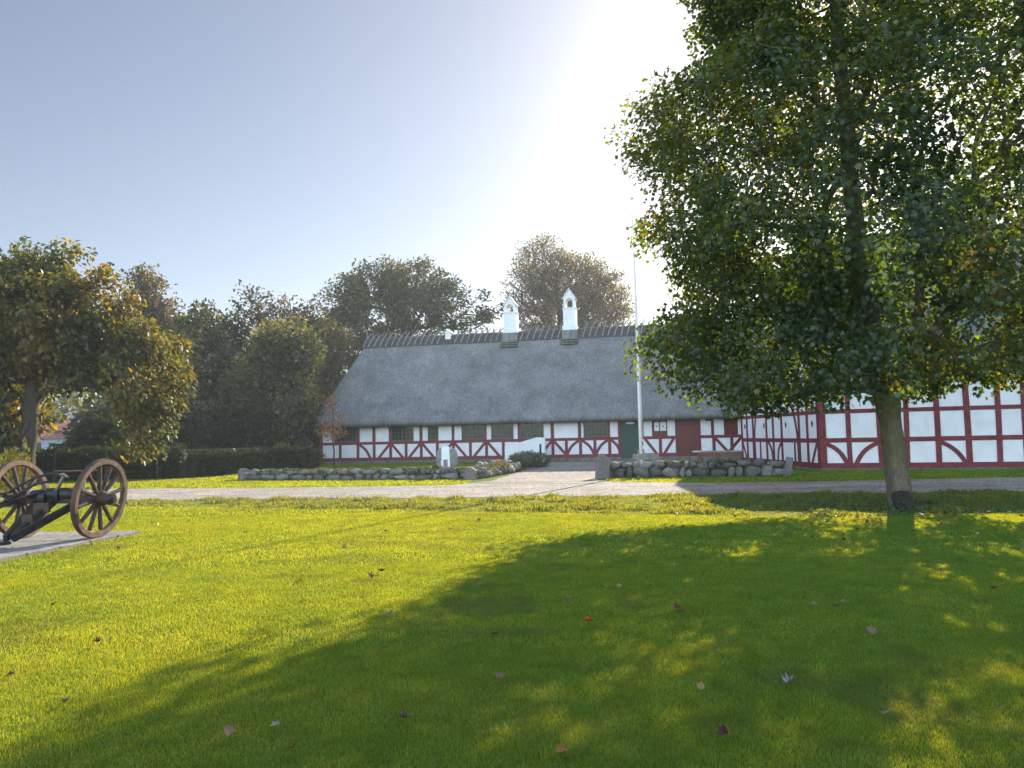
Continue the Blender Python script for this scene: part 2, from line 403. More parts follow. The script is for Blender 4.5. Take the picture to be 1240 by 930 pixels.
def make_tree(name, label, cat, base, trunk_top, lobes, R0, ntips, per, spread, size, cols, w, group=None, bf=.3, mat='leaf_bg', shell=.5,
              bark='bark2', seg=.9, droop=.3, dense=1.2, rlim=.012):
    base = Vector(base); root = empty(name, base, 0, label, cat, group)
    L = [(l[0] - base.x, l[1] - base.y, l[2], l[3], l[4], l[5]) for l in lobes]
    att = lobes_points(L, ntips, shell); att = att[att[:, 2] > .25]
    tt = Vector(trunk_top) - base; k = 9
    trunk = [np.array((tt.x * (i / k) ** 1.3, tt.y * (i / k) ** 1.3, tt.z * i / k)) + (RNG.normal(0, .03, 3) * tt.z * .1 if 0 < i else 0) for i in range(k + 1)]
    A, par, tips = grow(trunk, att, bf, seg)
    rad, chains, lc = skeleton(A, par, R0)
    rad[0] *= 1.35
    tube_mesh(A, rad, chains, None, rlim).build('trunk', MT[bark], root, True)
    tf = tint_mix(cols, w, 2.2, .22, len(bpy.data.objects))
    foliage('crown', A, tips, int(per * dense), spread, size * 1.3, tf, diamond_leaf(), MT[mat], root, droop)
    return root

# ------------------------------------------------------------------ ground
def sheet(name, pts, z, mat, jitter=0.0, n=1):
    mb = MB(); P = []
    for i in range(len(pts)):
        a, b = pts[i], pts[(i + 1) % len(pts)]; L = math.dist(a, b); m = max(1, int(L / .35)) if jitter else 1
        for j in range(m):
            f = j / m; P.append((a[0] + (b[0] - a[0]) * f + (random.gauss(0, jitter) if jitter else 0), a[1] + (b[1] - a[1]) * f + (random.gauss(0, jitter) if jitter else 0), z))
    bm = bmesh.new(); vs_ = [bm.verts.new(p) for p in P]; f = bm.faces.new(vs_)
    bmesh.ops.triangulate(bm, faces=[f]); me = bpy.data.meshes.new(name); bm.normal_update()
    for f in bm.faces:
        if f.normal.z < 0: f.normal_flip()
    bm.to_mesh(me); bm.free()
    o = link(name, me, mat); o['kind'] = 'structure'; return o
bm = bmesh.new(); bmesh.ops.create_grid(bm, x_segments=20, y_segments=20, size=900); me = bpy.data.meshes.new('lawn'); bm.to_mesh(me); bm.free()
lawn = link('lawn', me, MT['lawn']); lawn['kind'] = 'structure'

def XY(px, py): p = gnd(px, py); return (p.x, p.y)
# the drive runs from left to right in front of the walls; edges as ground points
DN = [(-34.0, 27.8), XY(160, 606), XY(420, 604), XY(640, 602), XY(860, 599), XY(1240, 596), (34.0, 14.0)]
DF = [(-34.0, 33.5), XY(150, 592), XY(400, 590), XY(545, 587.5), XY(590, 583)]
DG = [XY(735, 583.5), XY(860, 585), XY(1000, 583), XY(1240, 578), (34.0, 20.5)]
yard = [XY(632, 571), (1.2, 47.3), (13.5, 45.5), (12.0, 33.0), (11.0, 30.2), (4.2, 30.2), XY(722, 579)]
sheet('gravel_drive', DN + DG[::-1] + [XY(725, 582), XY(590, 583)] + DF[::-1][1:], .006, MT['gravel'], .05)
sheet('gravel_yard', [XY(584, 586), XY(730, 586), XY(722, 579), (3.6, 30.2), (10.8, 29.6), (11.6, 40.0), (13.5, 45.5), (1.2, 47.3), XY(632, 571)], .012, MT['gravel'], .03)

# ------------------------------------------------------------------ grass
def blades(name, X, Y, h, w, lean, tint, z0=0.0):
    n = len(X); a = RNG.uniform(0, 2 * math.pi, n); b = RNG.uniform(0, 2 * math.pi, n)
    wx, wy = np.cos(a) * w / 2, np.sin(a) * w / 2; lx, ly = np.cos(b) * lean * h, np.sin(b) * lean * h
    z0 = np.broadcast_to(z0, (n,))
    V = np.stack([np.c_[X - wx, Y - wy, z0 - .004], np.c_[X + wx, Y + wy, z0 - .004],
                  np.c_[X + lx * .35 + wx * .8, Y + ly * .35 + wy * .8, z0 + h * .6], np.c_[X + lx * .35 - wx * .8, Y + ly * .35 - wy * .8, z0 + h * .6],
                  np.c_[X + lx, Y + ly, z0 + h * (1 - .25 * lean)]], 1)
    base = (np.arange(n) * 5)[:, None]
    me = np_mesh(name, V.reshape(-1, 3), [base + np.array([[0, 1, 2, 3]]), base + np.array([[3, 2, 4]])], np.repeat(tint, 5, 0))
    return me
def grass_tint(X, Y, n):
    p = vnoise(X / 1.6, Y / 1.6, 3) * .5 + vnoise(X / .45, Y / .45, 5) * .5 + RNG.normal(0, .12, n)
    g = np.array([.062, .128, .021]); yl = np.array([.088, .155, .020]); st = np.array([.15, .19, .09])
    c = g + (yl - g) * np.clip((p - .25) / .5, 0, 1)[:, None]
    dry = RNG.random(n) < (.015 + .06 * (vnoise(X / .8, Y / .8, 9) > .72)); c[dry] = st
    bare = np.clip((vnoise(X / .55 + 7, Y / .4, 14) * .6 + vnoise(X / 2.3, Y / 2.3, 15) * .4 - .66) / .12, 0, 1)[:, None]
    c = c * (1 - .55 * bare) + np.array([.052, .085, .035]) * .55 * bare
    return c * RNG.uniform(.76, 1.24, (n, 1)) * (.86 + .28 * vnoise(X / .14, Y / .14, 17))[:, None]
def edge_y(pts, X):
    p = np.array(sorted(pts)); return np.interp(X, p[:, 0], p[:, 1])
def pad_mask(X, Y):
    q = PAD; inside = np.ones(len(X), bool)
    for i in range(4):
        a, b = q[i], q[(i + 1) % 4]; inside &= ((b[0] - a[0]) * (Y - a[1]) - (b[1] - a[1]) * (X - a[0])) > 0
    return inside
PAD = [(-7.25, 10.75), (-6.72, 14.05), (-10.6, 14.35), (-11.2, 11.1)]
def field(y0, y1, dens, keep):
    # denser where the lawn is seen from the path, thinner a few metres to either side
    side = 5.0; n = int((y1 - y0) * (y1 + y0) * .75 * dens + (y1 - y0) * 2 * side * dens); w = .75 * y1 + side
    Y = RNG.uniform(y0, y1, int(n * 1.25)); X = RNG.uniform(-w, w, len(Y)) ; dens_ok = (len(Y) / ((y1 - y0) * 2 * w)) / dens
    k = (np.abs(X) < .75 * Y + side) & (RNG.random(len(Y)) < np.where(np.abs(X) < .75 * Y, 1, .4) / max(dens_ok, 1))
    X, Y = X[k], Y[k]; k = keep(X, Y); return X[k], Y[k]
RN = [(-34.0, 22.5), XY(160, 614), XY(420, 617), XY(640, 621), XY(860, 625), XY(1000, 627), XY(1240, 622), (34, 11.5)]   # near edge of the rough strip
parts = []
def mown(X, Y): return (Y < edge_y(RN, X)) & ~pad_mask(X, Y)
for (y0, y1, dens, h, w) in ((1.2, 2.0, 9000, .024, .0034), (2.0, 3.6, 30000, .021, .0023), (3.6, 6, 19000, .022, .0027), (6, 10, 9500, .024, .0039), (10, 17, 3000, .028, .0075), (17, 26, 900, .034, .017)):
    X, Y = field(y0, y1, dens, mown); n = len(X)
    parts.append((X, Y, h * RNG.uniform(.55, 1.35, n) * (.75 + .5 * vnoise(X / .3, Y / .3, 12)), w * RNG.uniform(.7, 1.3, n)))
X, Y, h, w = [np.concatenate([p[i] for p in parts]) for i in range(4)]
g = link('mown_grass', blades('mown_grass', X, Y, h, w, RNG.uniform(.1, .9, len(X)), grass_tint(X, Y, len(X))), MT['grass'])
tag(g, 'short mown lawn of fine yellow green blades', 'grass', kind='stuff')
# rough unmown strip along the drive, bumpy
def rough_keep(X, Y): return (Y > edge_y(RN, X)) & (Y < edge_y(DN, X) + RNG.normal(0, .12, len(X)))
X, Y = field(12, 27, 800, rough_keep); n = len(X)
hz = vnoise(X / .50, Y / .42, 21)
h = (.012 + .27 * np.clip(hz - .36, 0, 1) ** 1.1) * RNG.uniform(.6, 1.3, n)
t = grass_tint(X, Y, n) * np.array([.80, .80, 1.8]); t = np.where((RNG.random(n) < .12)[:, None], np.array([.09, .13, .10]), t)
g = link('rough_grass', blades('rough_grass', X, Y, h, .022 * RNG.uniform(.7, 1.3, n), RNG.uniform(.3, 1.1, n), t), MT['grass'])
tag(g, 'strip of tufted rough grass beside the gravel drive', 'grass', kind='stuff')
# verges behind the drive
def verge_keep(X, Y):
    lf = (X < -1.6) & (Y > edge_y(DF, X) + RNG.normal(0, .06, len(X))) & (Y < 40) & (Y < np.interp(X, [-40, -15, -11, -1], [34, 35, 41, 29.2]))
    rt = (X > 3.3) & (Y > edge_y(DG, X) + RNG.normal(0, .05, len(X))) & (Y < np.interp(X, [3.2, 10, 12.4, 20, 30], [28.5, 27.9, 31.3, 28.5, 24]))
    return lf | rt
X, Y = field(17, 42, 260, verge_keep); n = len(X)
g = link('verge_grass', blades('verge_grass', X, Y, .05 * RNG.uniform(.6, 1.4, n), .035 * RNG.uniform(.7, 1.3, n), RNG.uniform(.1, .8, n), grass_tint(X, Y, n)), MT['grass'])
tag(g, 'grass verge between the gravel drive and the stone walls', 'grass', kind='stuff')
def bed_keep(X, Y): return (Y > np.interp(X, [-12, -1.3], [33.6, 30.2])) & (X < np.interp(Y, [29, 36, 48], [-1.4, -.2, 0])) & (X > -13.5) & (Y < 50)
X, Y = field(29, 50, 110, bed_keep); n = len(X)
g = link('garden_grass', blades('garden_grass', X, Y, .10 * RNG.uniform(.5, 1.5, n), .05 * RNG.uniform(.7, 1.3, n), RNG.uniform(.1, .8, n), grass_tint(X, Y, n)), MT['grass'])
tag(g, 'longer garden grass between the stone wall and the farmhouse', 'grass', kind='stuff')

# ------------------------------------------------------------------ maple in the foreground
TB = gnd(1092, 616); TB = Vector((TB.x, TB.y, 0))
root = empty('maple_tree', TB, 0, 'large broad maple with dense dark green leaves and stout trunk on the lawn', 'tree')
prof_h = np.array([1.9, 2.45, 3.2, 4.2, 5.4, 6.8, 8.0, 9.4, 11, 12.4, 13.4]); prof_r = np.array([2.6, 4.1, 4.5, 4.6, 4.6, 4.8, 4.5, 3.9, 3.2, 2.0, .5])
def maple_attractors(n):
    out = []
    while len(out) < n:
        h = RNG.uniform(2.15, 13.3); az = RNG.uniform(0, 2 * math.pi)
        lob = .99 + .09 * math.sin(3 * az + 1.3 * h + 1.0) + .07 * math.sin(5 * az - 2.1 * h) + .08 * math.sin(2.4 * h + 2 * az + .6)
        rm = float(np.interp(h, prof_h, prof_r)) * lob; rm *= 1 - .05 * max(0, -math.cos(az)) + .26 * max(0, math.cos(az)) * min(1, max(0, (h - 2.5) / 2.5)); r = rm * math.sqrt(RNG.uniform(.05, 1))
        if RNG.random() < .55: r = rm * RNG.uniform(.72, 1.0)
        if h < 2.7 and r < 1.5: continue
        if h < 2.15 + .35 * (math.cos(az) > -.3): continue
        # leave layered gaps
        if vnoise(np.array([r * math.cos(az) / 1.5 + 50]), np.array([h / .95 + r * math.sin(az) * .35 + 30]), 4)[0] < (.27 if math.cos(az) < .25 and 4.5 < h < 8 else .13): continue
        cx = -.06 * h
        out.append((cx + r * math.cos(az), r * math.sin(az), h))
    return np.array(out)
trunk = [(0, 0, 0), (-.03, 0, .5), (-.06, .02, 1.0), (-.10, .02, 1.6), (-.16, .03, 2.2), (-.26, .05, 2.9), (-.38, .0, 3.7), (-.5, .05, 4.6), (-.6, .0, 5.6), (-.66, .05, 6.7), (-.7, 0, 7.9), (-.75, .05, 9.2), (-.8, 0, 10.5), (-.85, 0, 11.8)]
limbs = [[(.02, .0, 1.95), (.18, .05, 2.4), (.45, .1, 3.1), (.7, .2, 4.2), (.85, .3, 5.6), (.9, .35, 7)],
         [(-.2, .02, 2.5), (-.6, -.15, 3.2), (-1.1, -.3, 4.2), (-1.5, -.4, 5.5)],
         [(-.2, .0, 2.35), (.1, -.5, 2.9), (.5, -1.2, 3.8), (.8, -1.9, 5)],
         [(-.3, .05, 2.9), (-.3, .7, 3.5), (-.1, 1.5, 4.6), (.1, 2.1, 6)]]
TT = list(trunk)
A0 = [np.array(p, float) for p in trunk]
A, par, tips = None, None, None
def grow_maple():
    # seed skeleton = trunk plus main limbs, then attractors
    P = [np.array(p, float) for p in trunk]; pr = [-1] + list(range(len(trunk) - 1))
    for lb in limbs:
        q = int(np.argmin([np.linalg.norm(p - np.array(lb[0])) for p in P[:len(trunk)]]))
        for p in lb[1:]:
            P.append(np.array(p, float)); pr.append(q); q = len(P) - 1
    n0 = len(P); L0 = np.zeros(n0)
    for i in range(1, n0): L0[i] = L0[pr[i]] + np.linalg.norm(P[i] - P[pr[i]])
    att = maple_attractors(2500)
    cap = n0 + 60000; AA = np.zeros((cap, 3)); AA[:n0] = P; L = np.zeros(cap); L[:n0] = L0; pa = np.zeros(cap, int); pa[:n0] = pr; n = n0; tp = []
    dist = np.hypot(att[:, 0], att[:, 1])
    for a in att[np.argsort(dist)]:
        dd = np.linalg.norm(AA[:n] - a, axis=1)
        cost = dd + .22 * L[:n] + .9 * np.maximum(AA[:n, 2] - a[2] + .2, 0); cost[:4] += 9
        q = int(np.argmin(cost)); k = max(1, int(math.ceil(dd[q] / .35))); base = AA[q].copy(); prev = q; bow = RNG.normal(0, 1, 3); bow[2] = abs(bow[2]) * .8
        for i in range(1, k + 1):
            f = i / k; p = base + (a - base) * f + bow * (.07 * dd[q] * math.sin(math.pi * f)) + RNG.normal(0, .012, 3)
            AA[n] = p; L[n] = L[prev] + .35; pa[n] = prev; prev = n; n += 1
        tp.append(prev)
    return AA[:n], pa[:n], np.array(tp)
A, par, tips = grow_maple()
rad, chains, lc = skeleton(A, par, .27, .006, .47)
# trunk: swept with flare, ridges and knobs
mb = MB(); tz = np.linspace(0, 2.9, 40); K = 28; vs_ = []; tp = np.array(trunk)
for z in tz:
    cx, cy = np.interp(z, tp[:, 2], tp[:, 0]), np.interp(z, tp[:, 2], tp[:, 1])
    r = .205 + .085 * math.exp(-z / .16) + .012 * math.sin(z * 3) + (.05 * math.exp(-((z - 2.35) / .35) ** 2)) - .03 * max(0, z - 2.3) * 3
    for j in range(K):
        a = 2 * math.pi * j / K
        rr = r * (1 + .05 * math.sin(3 * a + 1) + .035 * math.sin(5 * a + z * 1.1) + .05 * math.exp(-z / .2) * math.sin(6 * a + .6)) + random.gauss(0, .007) + .006 * math.sin(13 * a + 2 * z) + .010 * math.sin(2.3 * z + 2 * a)
        vs_.append((cx + rr * math.cos(a), cy + rr * math.sin(a), z - .03))
mb.add(vs_, [(i * K + j, i * K + (j + 1) % K, (i + 1) * K + (j + 1) % K, (i + 1) * K + j) for i in range(len(tz) - 1) for j in range(K)])
A2 = A.copy(); rad2 = rad.copy()
tube_mesh(A2, rad2, [c if c[0] != 0 else c[5:] for c in chains], mb, .009)
mb.build('trunk', MT['bark'], root, True)
mb = MB(); mb.rock((-.055, -.165, .10), (.20, .15, .25), -.35, .16, 3, seed=2)
for i in range(22):
    a = random.uniform(-2.5, -.7); t_ = random.uniform(.1, 1.2); mb.rock((-.055 + .19 * math.cos(a) * math.cos(t_ * .9), -.165 + .145 * math.sin(a) * math.cos(t_ * .9), .13 + .23 * math.sin(t_)), (.045, .045, .05), a, .2, 2, seed=i)
mb.build('burl', MT['burl'], root, True)
tf = tint_mix([(.028, .054, .021), (.041, .071, .024), (.060, .088, .026), (.092, .108, .024), (.13, .095, .020)], [4, 5, 3.2, 1.2, .3], 1.2, .2, 2)
twigs = tips
foliage('crown', A, twigs, 66, .25, .088, tf, maple_leaf(), MT['leaf'], root, .95, np.array((-.4, 0, 5.5)))

# ------------------------------------------------------------------ farmhouse
HO = at(390, 534.8, 52.0); HO.z = 0
HE = at(841, 525, 47.0); HE.z = 0
hd = (HE - HO).normalized(); hn = Vector((hd.y, -hd.x, 0))     # hn points out of the facade towards the drive
if hn.y > 0: hn = -hn
HANG = math.atan2(hd.y, hd.x)
house = empty('farmhouse', HO, HANG, 'long half timbered farmhouse with white walls, red timbers and steep grey thatched roof', 'house')
def hs(px, py):                     # photo position -> (along facade, height)
    p = on_plane(px, py, HO, hn); return ((p - HO).dot(hd), p.z)
def S(px): return hs(px, 530)[0]
# local axes: x along facade, y into the house, z up; the facade face is y = 0
HL, HW = S(985), 8.2
Z0, ZS0, ZS1, ZR0, ZR1, ZT = 0.0, .20, .42, 1.28, 1.46, 2.62
wall = MB(); panel = MB(); fr = MB()
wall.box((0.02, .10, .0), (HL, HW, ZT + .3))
posts_u = [(387.7, 391), (431.7, 435.5), (451, 454.8), (470.9, 473.9), (508, 511.7), (547, 550.3), (586.5, 589.4), (627, 630), (667, 671), (700, 704), (736, 739), (775, 779.5), (861.5, 865)]
whites = [(391, 404.8), (435.5, 451), (454.8, 470.9), (501, 508), (511.7, 518), (531, 547), (550.3, 559), (589.4, 594.8), (622, 627), (658.7, 667), (671, 700), (704, 706.7), (739, 751.4), (779.5, 789.7), (808.5, 818.7), (847.5, 861.5), (865, 877), (894, 915)]
wins = [(404.8, 431.7), (473.9, 501), (518, 531), (559, 586.5), (594.8, 622), (630, 658.7), (706.7, 736)]
for a, b in whites: panel.box((S(a), 0, ZR1 - .05), (S(b), .12, ZT + .1))
dA, dB, rA, rB = S(751.6), S(775), S(819), S(847.5)
for a, b in ((0.03, dA), (dB, rA), (rB, HL)): panel.box((a, .001, ZS0 + .1), (b, .12, ZR0 + .02))
def hpost(a, b, z0, z1, out): fr.box((a, -out, z0), (b, .11, z1))
for a, b in posts_u: hpost(S(a), S(b), ZR0, ZT + .1, .030)
for c in (412, 433.5, 453, 473, 491.7, 510, 529.5, 549, 569.5, 589, 609.3, 669.3, 685.7, 702.7, 720.2, 738, 799.5, 864.3, 886): hpost(S(c) - .095, S(c) + .095, ZS0 + .05, ZR0 + .1, .029)
hpost(S(387.7), S(391), ZS0, ZR1, .033)
for a, b in ((S(387.7), dA), (dB, rA), (rB, HL)):
    fr.box((a, -.025, ZR0), (b, .105, ZR1)); fr.box((a, -.038, ZS0), (b, .10, ZS1))
fr.box((S(387.7), -.022, ZT - .02), (HL, .10, ZT + .25))
for (a, b) in ((dA - .16, dA), (dB, dB + .12), (rA - .06, rA + .0), (rB, rB + .06)): fr.box((a, -.034, ZS0), (b, .10, ZT))
def brace(mb, s0, z0, s1, z1, w, out, bulge=0.0, t=.1):
    """timber from (s0,z0) to (s1,z1) in the facade, bowed by bulge; extruded through the wall"""
    n = 9; P = []
    for i in range(n):
        f = i / (n - 1); x = s0 + (s1 - s0) * f; z = z0 + (z1 - z0) * f
        nx, nz = -(z1 - z0), (s1 - s0); L = math.hypot(nx, nz); k = bulge * math.sin(math.pi * f)
        P.append((x + nx / L * k, z + nz / L * k))
    lo, hi = [], []
    for i in range(n):
        a, b = P[max(i - 1, 0)], P[min(i + 1, n - 1)]; tx, tz_ = b[0] - a[0], b[1] - a[1]; L = math.hypot(tx, tz_)
        lo.append((P[i][0] - tz_ / L * w / 2, P[i][1] + tx / L * w / 2)); hi.append((P[i][0] + tz_ / L * w / 2, P[i][1] - tx / L * w / 2))
    for i in range(n - 1):
        q = [lo[i], lo[i + 1], hi[i + 1], hi[i]]
        mb.prism([(p[0], -out, p[1]) for p in q], (0, t + out, 0))
def hb(c, side, curved=0, run=.80):
    s0 = S(c) + side * .06
    brace(fr, s0, ZR0 + .02, s0 + side * run, ZS1 - .05, .17, .024 + .001 * (side > 0), (-.13 if side < 0 else .13) * curved)
for c in (473, 510, 549, 589, 669.3): hb(c, -1); hb(c, 1)
hb(433.5, 1, 1); hb(702.7, -1, 1); hb(702.7, 1, 1); hb(738, -1, 1); hb(738, 1, 1, .60)
hb(780, 1, 0, .68); hb(817, -1, 0, .6); hb(864.3, 1); hb(899, -1); hb(628, 1)
wall.build('wall', MT['dark'], house)
panel.build('wall_panel', MT['white'], house)
fr.build('timber_frame', MT['red'], house, bevel=.006)
# side wall at the left end with posts
mb = MB(); mb.box((.0, .115, .0), (.015, HW, ZT + .3)); mb.build('end_wall', MT['white'], house)
mb = MB()
for i in range(7): y = .14 + i * 1.3; mb.box((-.028, y, ZS0), (.012, y + .2, ZT + .2))
mb.box((-.024, .13, ZR0), (.011, HW, ZR1)); mb.box((-.032, .135, ZS0), (.010, HW, ZS1)); mb.build('end_timber_frame', MT['red'], house, bevel=.006)
mb = MB(); mb.box((-.07, -.07, -.05), (dA, .2, ZS0 + .002)); mb.box((dB, -.07, -.05), (HL, .2, ZS0 + .002)); mb.box((dA - .1, -.45, -.05), (dB + .1, .2, .12)); mb.build('plinth', MT['plinth'], house, bevel=.02)
# windows
for a, b in wins:
    a, b = S(a), S(b); z0, z1 = ZR1 + .04, ZT - .06; f = MB(); e = .055
    f.box((a, -.01, z0), (a + e, .08, z1)); f.box((b - e, -.01, z0), (b, .08, z1)); f.box((a + e, -.009, z0), (b - e, .08, z0 + e)); f.box((a + e, -.009, z1 - e), (b - e, .08, z1))
    wd = b - a; nc = 2 if wd > 1.0 else 1
    for c in range(1, nc): x = a + wd * c / nc; f.box((x - .035, -.006, z0 + e), (x + .035, .08, z1 - e))
    cols_ = int(wd / .24)
    for c in range(1, cols_):
        x = a + wd * c / cols_; f.box((x - .009, .012, z0 + e), (x + .009, .05, z1 - e))
    for r_ in range(1, 4): z = z0 + (z1 - z0) * r_ / 4; f.box((a + e, .016, z - .009), (b - e, .05, z + .009))
    wo = f.build('window', MT['frame'], house)
    p = MB(); p.box((a + e, .03, z0 + e), (b - e, .036, z1 - e)); p.build('pane', MT['glass'], wo)
    p = MB(); p.box((a - .0, -.035, z0 - .05), (b, -.002, z0 - .003)); p.build('sill', MT['red'], wo)
# doors and red boards
mb = MB(); n = 5
for i in range(n): w_ = (dB - dA) / n; mb.box((dA + i * w_ + .004, .0, .13), (dA + (i + 1) * w_ - .004, .06, ZT - .05))
mb.box((dA, .02, .13), (dB, .08, ZT - .04)); door = mb.build('green_door', MT['green'], house, bevel=.006)
mb = MB(); mb.box((dB - .16, -.05, 1.05), (dB - .10, -.005, 1.2)); mb.build('handle', MT['iron'], door)
mb = MB(); cx = (dA + dB) / 2; mb.prism([(cx + .28 * math.cos(t), -.02, ZT - .32 + .07 * math.sin(t)) for t in np.linspace(0, 2 * math.pi, 20, endpoint=False)], (0, .018, 0)); mb.build('name_plate', MT['paper'], door)
mb = MB(); n = 8
for i in range(n): w_ = (rB - rA) / n; mb.box((rA + i * w_ + .003, .0, .14), (rA + (i + 1) * w_ - .003, .06, ZT - .04))
mb.box((rA, .02, .13), (rB, .08, ZT - .02)); rd = mb.build('red_barn_door', MT['redboard'], house, bevel=.006)
mb = MB()
for z in (.6, 2.1): mb = MB(); mb.box((rA + .02, -.014, z), (rA + 1.1, .0, z + .05)); mb.build('strap_hinge', MT['iron'], rd)

a, b = S(789.7), S(808.5); mb = MB()
for i in range(5): w_ = (b - a) / 5; mb.box((a + i * w_ + .003, -.004, ZR1 - .02), (a + (i + 1) * w_ - .003, .1, ZT + .0))
mb.box((a, .02, ZR1 - .02), (b, .1, ZT)); sh = mb.build('notice_shutter', MT['redboard'], house, bevel=.005)
for p0, p1 in ((792.8, 798.6), (799.9, 807)):
    mb = MB(); mb.box((S(p0), -.012, 1.78), (S(p1), -.0045, 2.33)); mb.build('notice', MT['paper'], sh)
    mb = MB(); q = (S(p0) + S(p1)) / 2; mb.box((q - .05, -.0145, 2.0), (q + .05, -.0125, 2.1)); mb.build('printed_mark', MT['lead'], sh)
a, b = S(877), S(894); mb = MB()
for i in range(5): w_ = (b - a) / 5; mb.box((a + i * w_ + .003, -.004, ZR1 - .02), (a + (i + 1) * w_ - .003, .1, ZT + .0))
mb.box((a, .02, ZR1 - .02), (b, .1, ZT)); mb.build('red_shutter', MT['redboard'], house, bevel=.005)
mb = MB(); mb.box((S(855), -.02, ZT - .30), (S(861.6), .05, ZT)); mb.build('red_board', MT['redboard'], house)
# roof height field
def smin(a, b, k): h = np.clip(.5 + .5 * (b - a) / k, 0, 1); return b * (1 - h) + a * h - k * h * (1 - h)
def roof(name, x0, x1, y0, y1, hf, parent, thick, nx, ny, shear=0.0, skew=None, hide=None):
    xs, ys = np.linspace(x0, x1, nx), np.linspace(y0, y1, ny); Xg, Yg = np.meshgrid(xs, ys); H = hf(Xg, Yg)
    H = H + .09 * (vnoise(Xg / 1.7, Yg / 1.4, 31) - .5) + .035 * (vnoise(Xg / .5, Yg / .5, 35) - .5) + .03 * (vnoise(Xg / .25, Yg / .5, 33) - .5)
    Xo, Yo = (Xg, Yg) if skew is None else skew(Xg, Yg)
    top = np.stack([Xo, Yo, H], -1).reshape(-1, 3); bot = np.stack([Xo, Yo, H - thick], -1).reshape(-1, 3)
    idx = np.arange(nx * ny).reshape(ny, nx); N = nx * ny
    q = np.stack([idx[:-1, :-1], idx[:-1, 1:], idx[1:, 1:], idx[1:, :-1]], -1).reshape(-1, 4)
    ring = np.concatenate([idx[0, :], idx[1:, -1], idx[-1, -2::-1], idx[-2:0:-1, 0]]); r2 = np.roll(ring, -1)
    side = np.stack([ring, ring + N, r2 + N, r2], -1)
    me = np_mesh(name, np.r_[top, bot], [np.r_[q, q[:, ::-1] + N, side]], None)
    return link(name, me, MT['thatch'], parent, True)
ER, HR = 2.78, 8.95
sl = (HR - ER) / (HW / 2 + .55); RX = 1.75; slh = (HR - ER) / (RX + .62)
def house_h(x, y):
    f = ER + (y + .55) * sl; b = ER + (HW + .55 - y) * sl; h = ER + .15 + (x + .62) * slh
    r = smin(smin(f, b, .5), h, .9)
    return np.maximum(r, ER - .12)
rf = roof('roof', -.62, HL + .4, -.55, HW + .55, house_h, house, .36, 200, 70)
# ridge turf and sticks
mb = MB(); xs = np.linspace(RX - .25, HL + .3, 90); prof = [(-.62, -.78), (-.45, -.52), (-.22, -.16), (0, .02), (.22, -.16), (.45, -.52), (.62, -.78)]
ym = HW / 2; vs_ = []; zr = float(house_h(np.array([10.]), np.array([ym]))[0])
for x in xs:
    for (dy, dz) in prof: vs_.append((x, ym + dy, zr + .11 + dz + .02 * random.random()))
k = len(prof); mb.add(vs_, [(i * k + j, (i + 1) * k + j, (i + 1) * k + j + 1, i * k + j + 1) for i in range(len(xs) - 1) for j in range(k - 1)])
mb.build('ridge_cap', MT['ridge'], rf, True)
def ridge_s(px, py):
    o = HO - hn * ym; p = on_plane(px, py, o, hn); return (p - HO).dot(hd), p.z
cs1, cs2, cv = ridge_s(619, 390)[0], ridge_s(690.5, 385)[0], ridge_s(544, 405)[0]
x = RX - .15; i = 0
while x < min(HL, RX + 26.5):
    if min(abs(x - cs1), abs(x - cs2)) > .72 and abs(x - cv) > .35:
        mb = MB(); l = random.uniform(-.05, .05) + .14; tz_ = random.uniform(-.08, .08)
        # crossed stick pair straddling the ridge: the front one slopes up over the ridge and sticks out
        for sgn in (1, -1):
            o = .045 * sgn; a = Vector((x - l + o, ym - sgn * .62, zr - .58)); b = Vector((x + l * .3 + o, ym + sgn * .02, zr + .24)); c = Vector((x + l * 1.1 + random.uniform(-.03, .08) + o, ym + sgn * .26, zr + .50 + tz_))
            mb.tube([a, (a + b) / 2 + Vector((0, -sgn * .04, .03)), b, c], [.042, .042, .04, .028], 6)
        mb.build('ridge_stick', MT['stick'], rf)
    x += .43
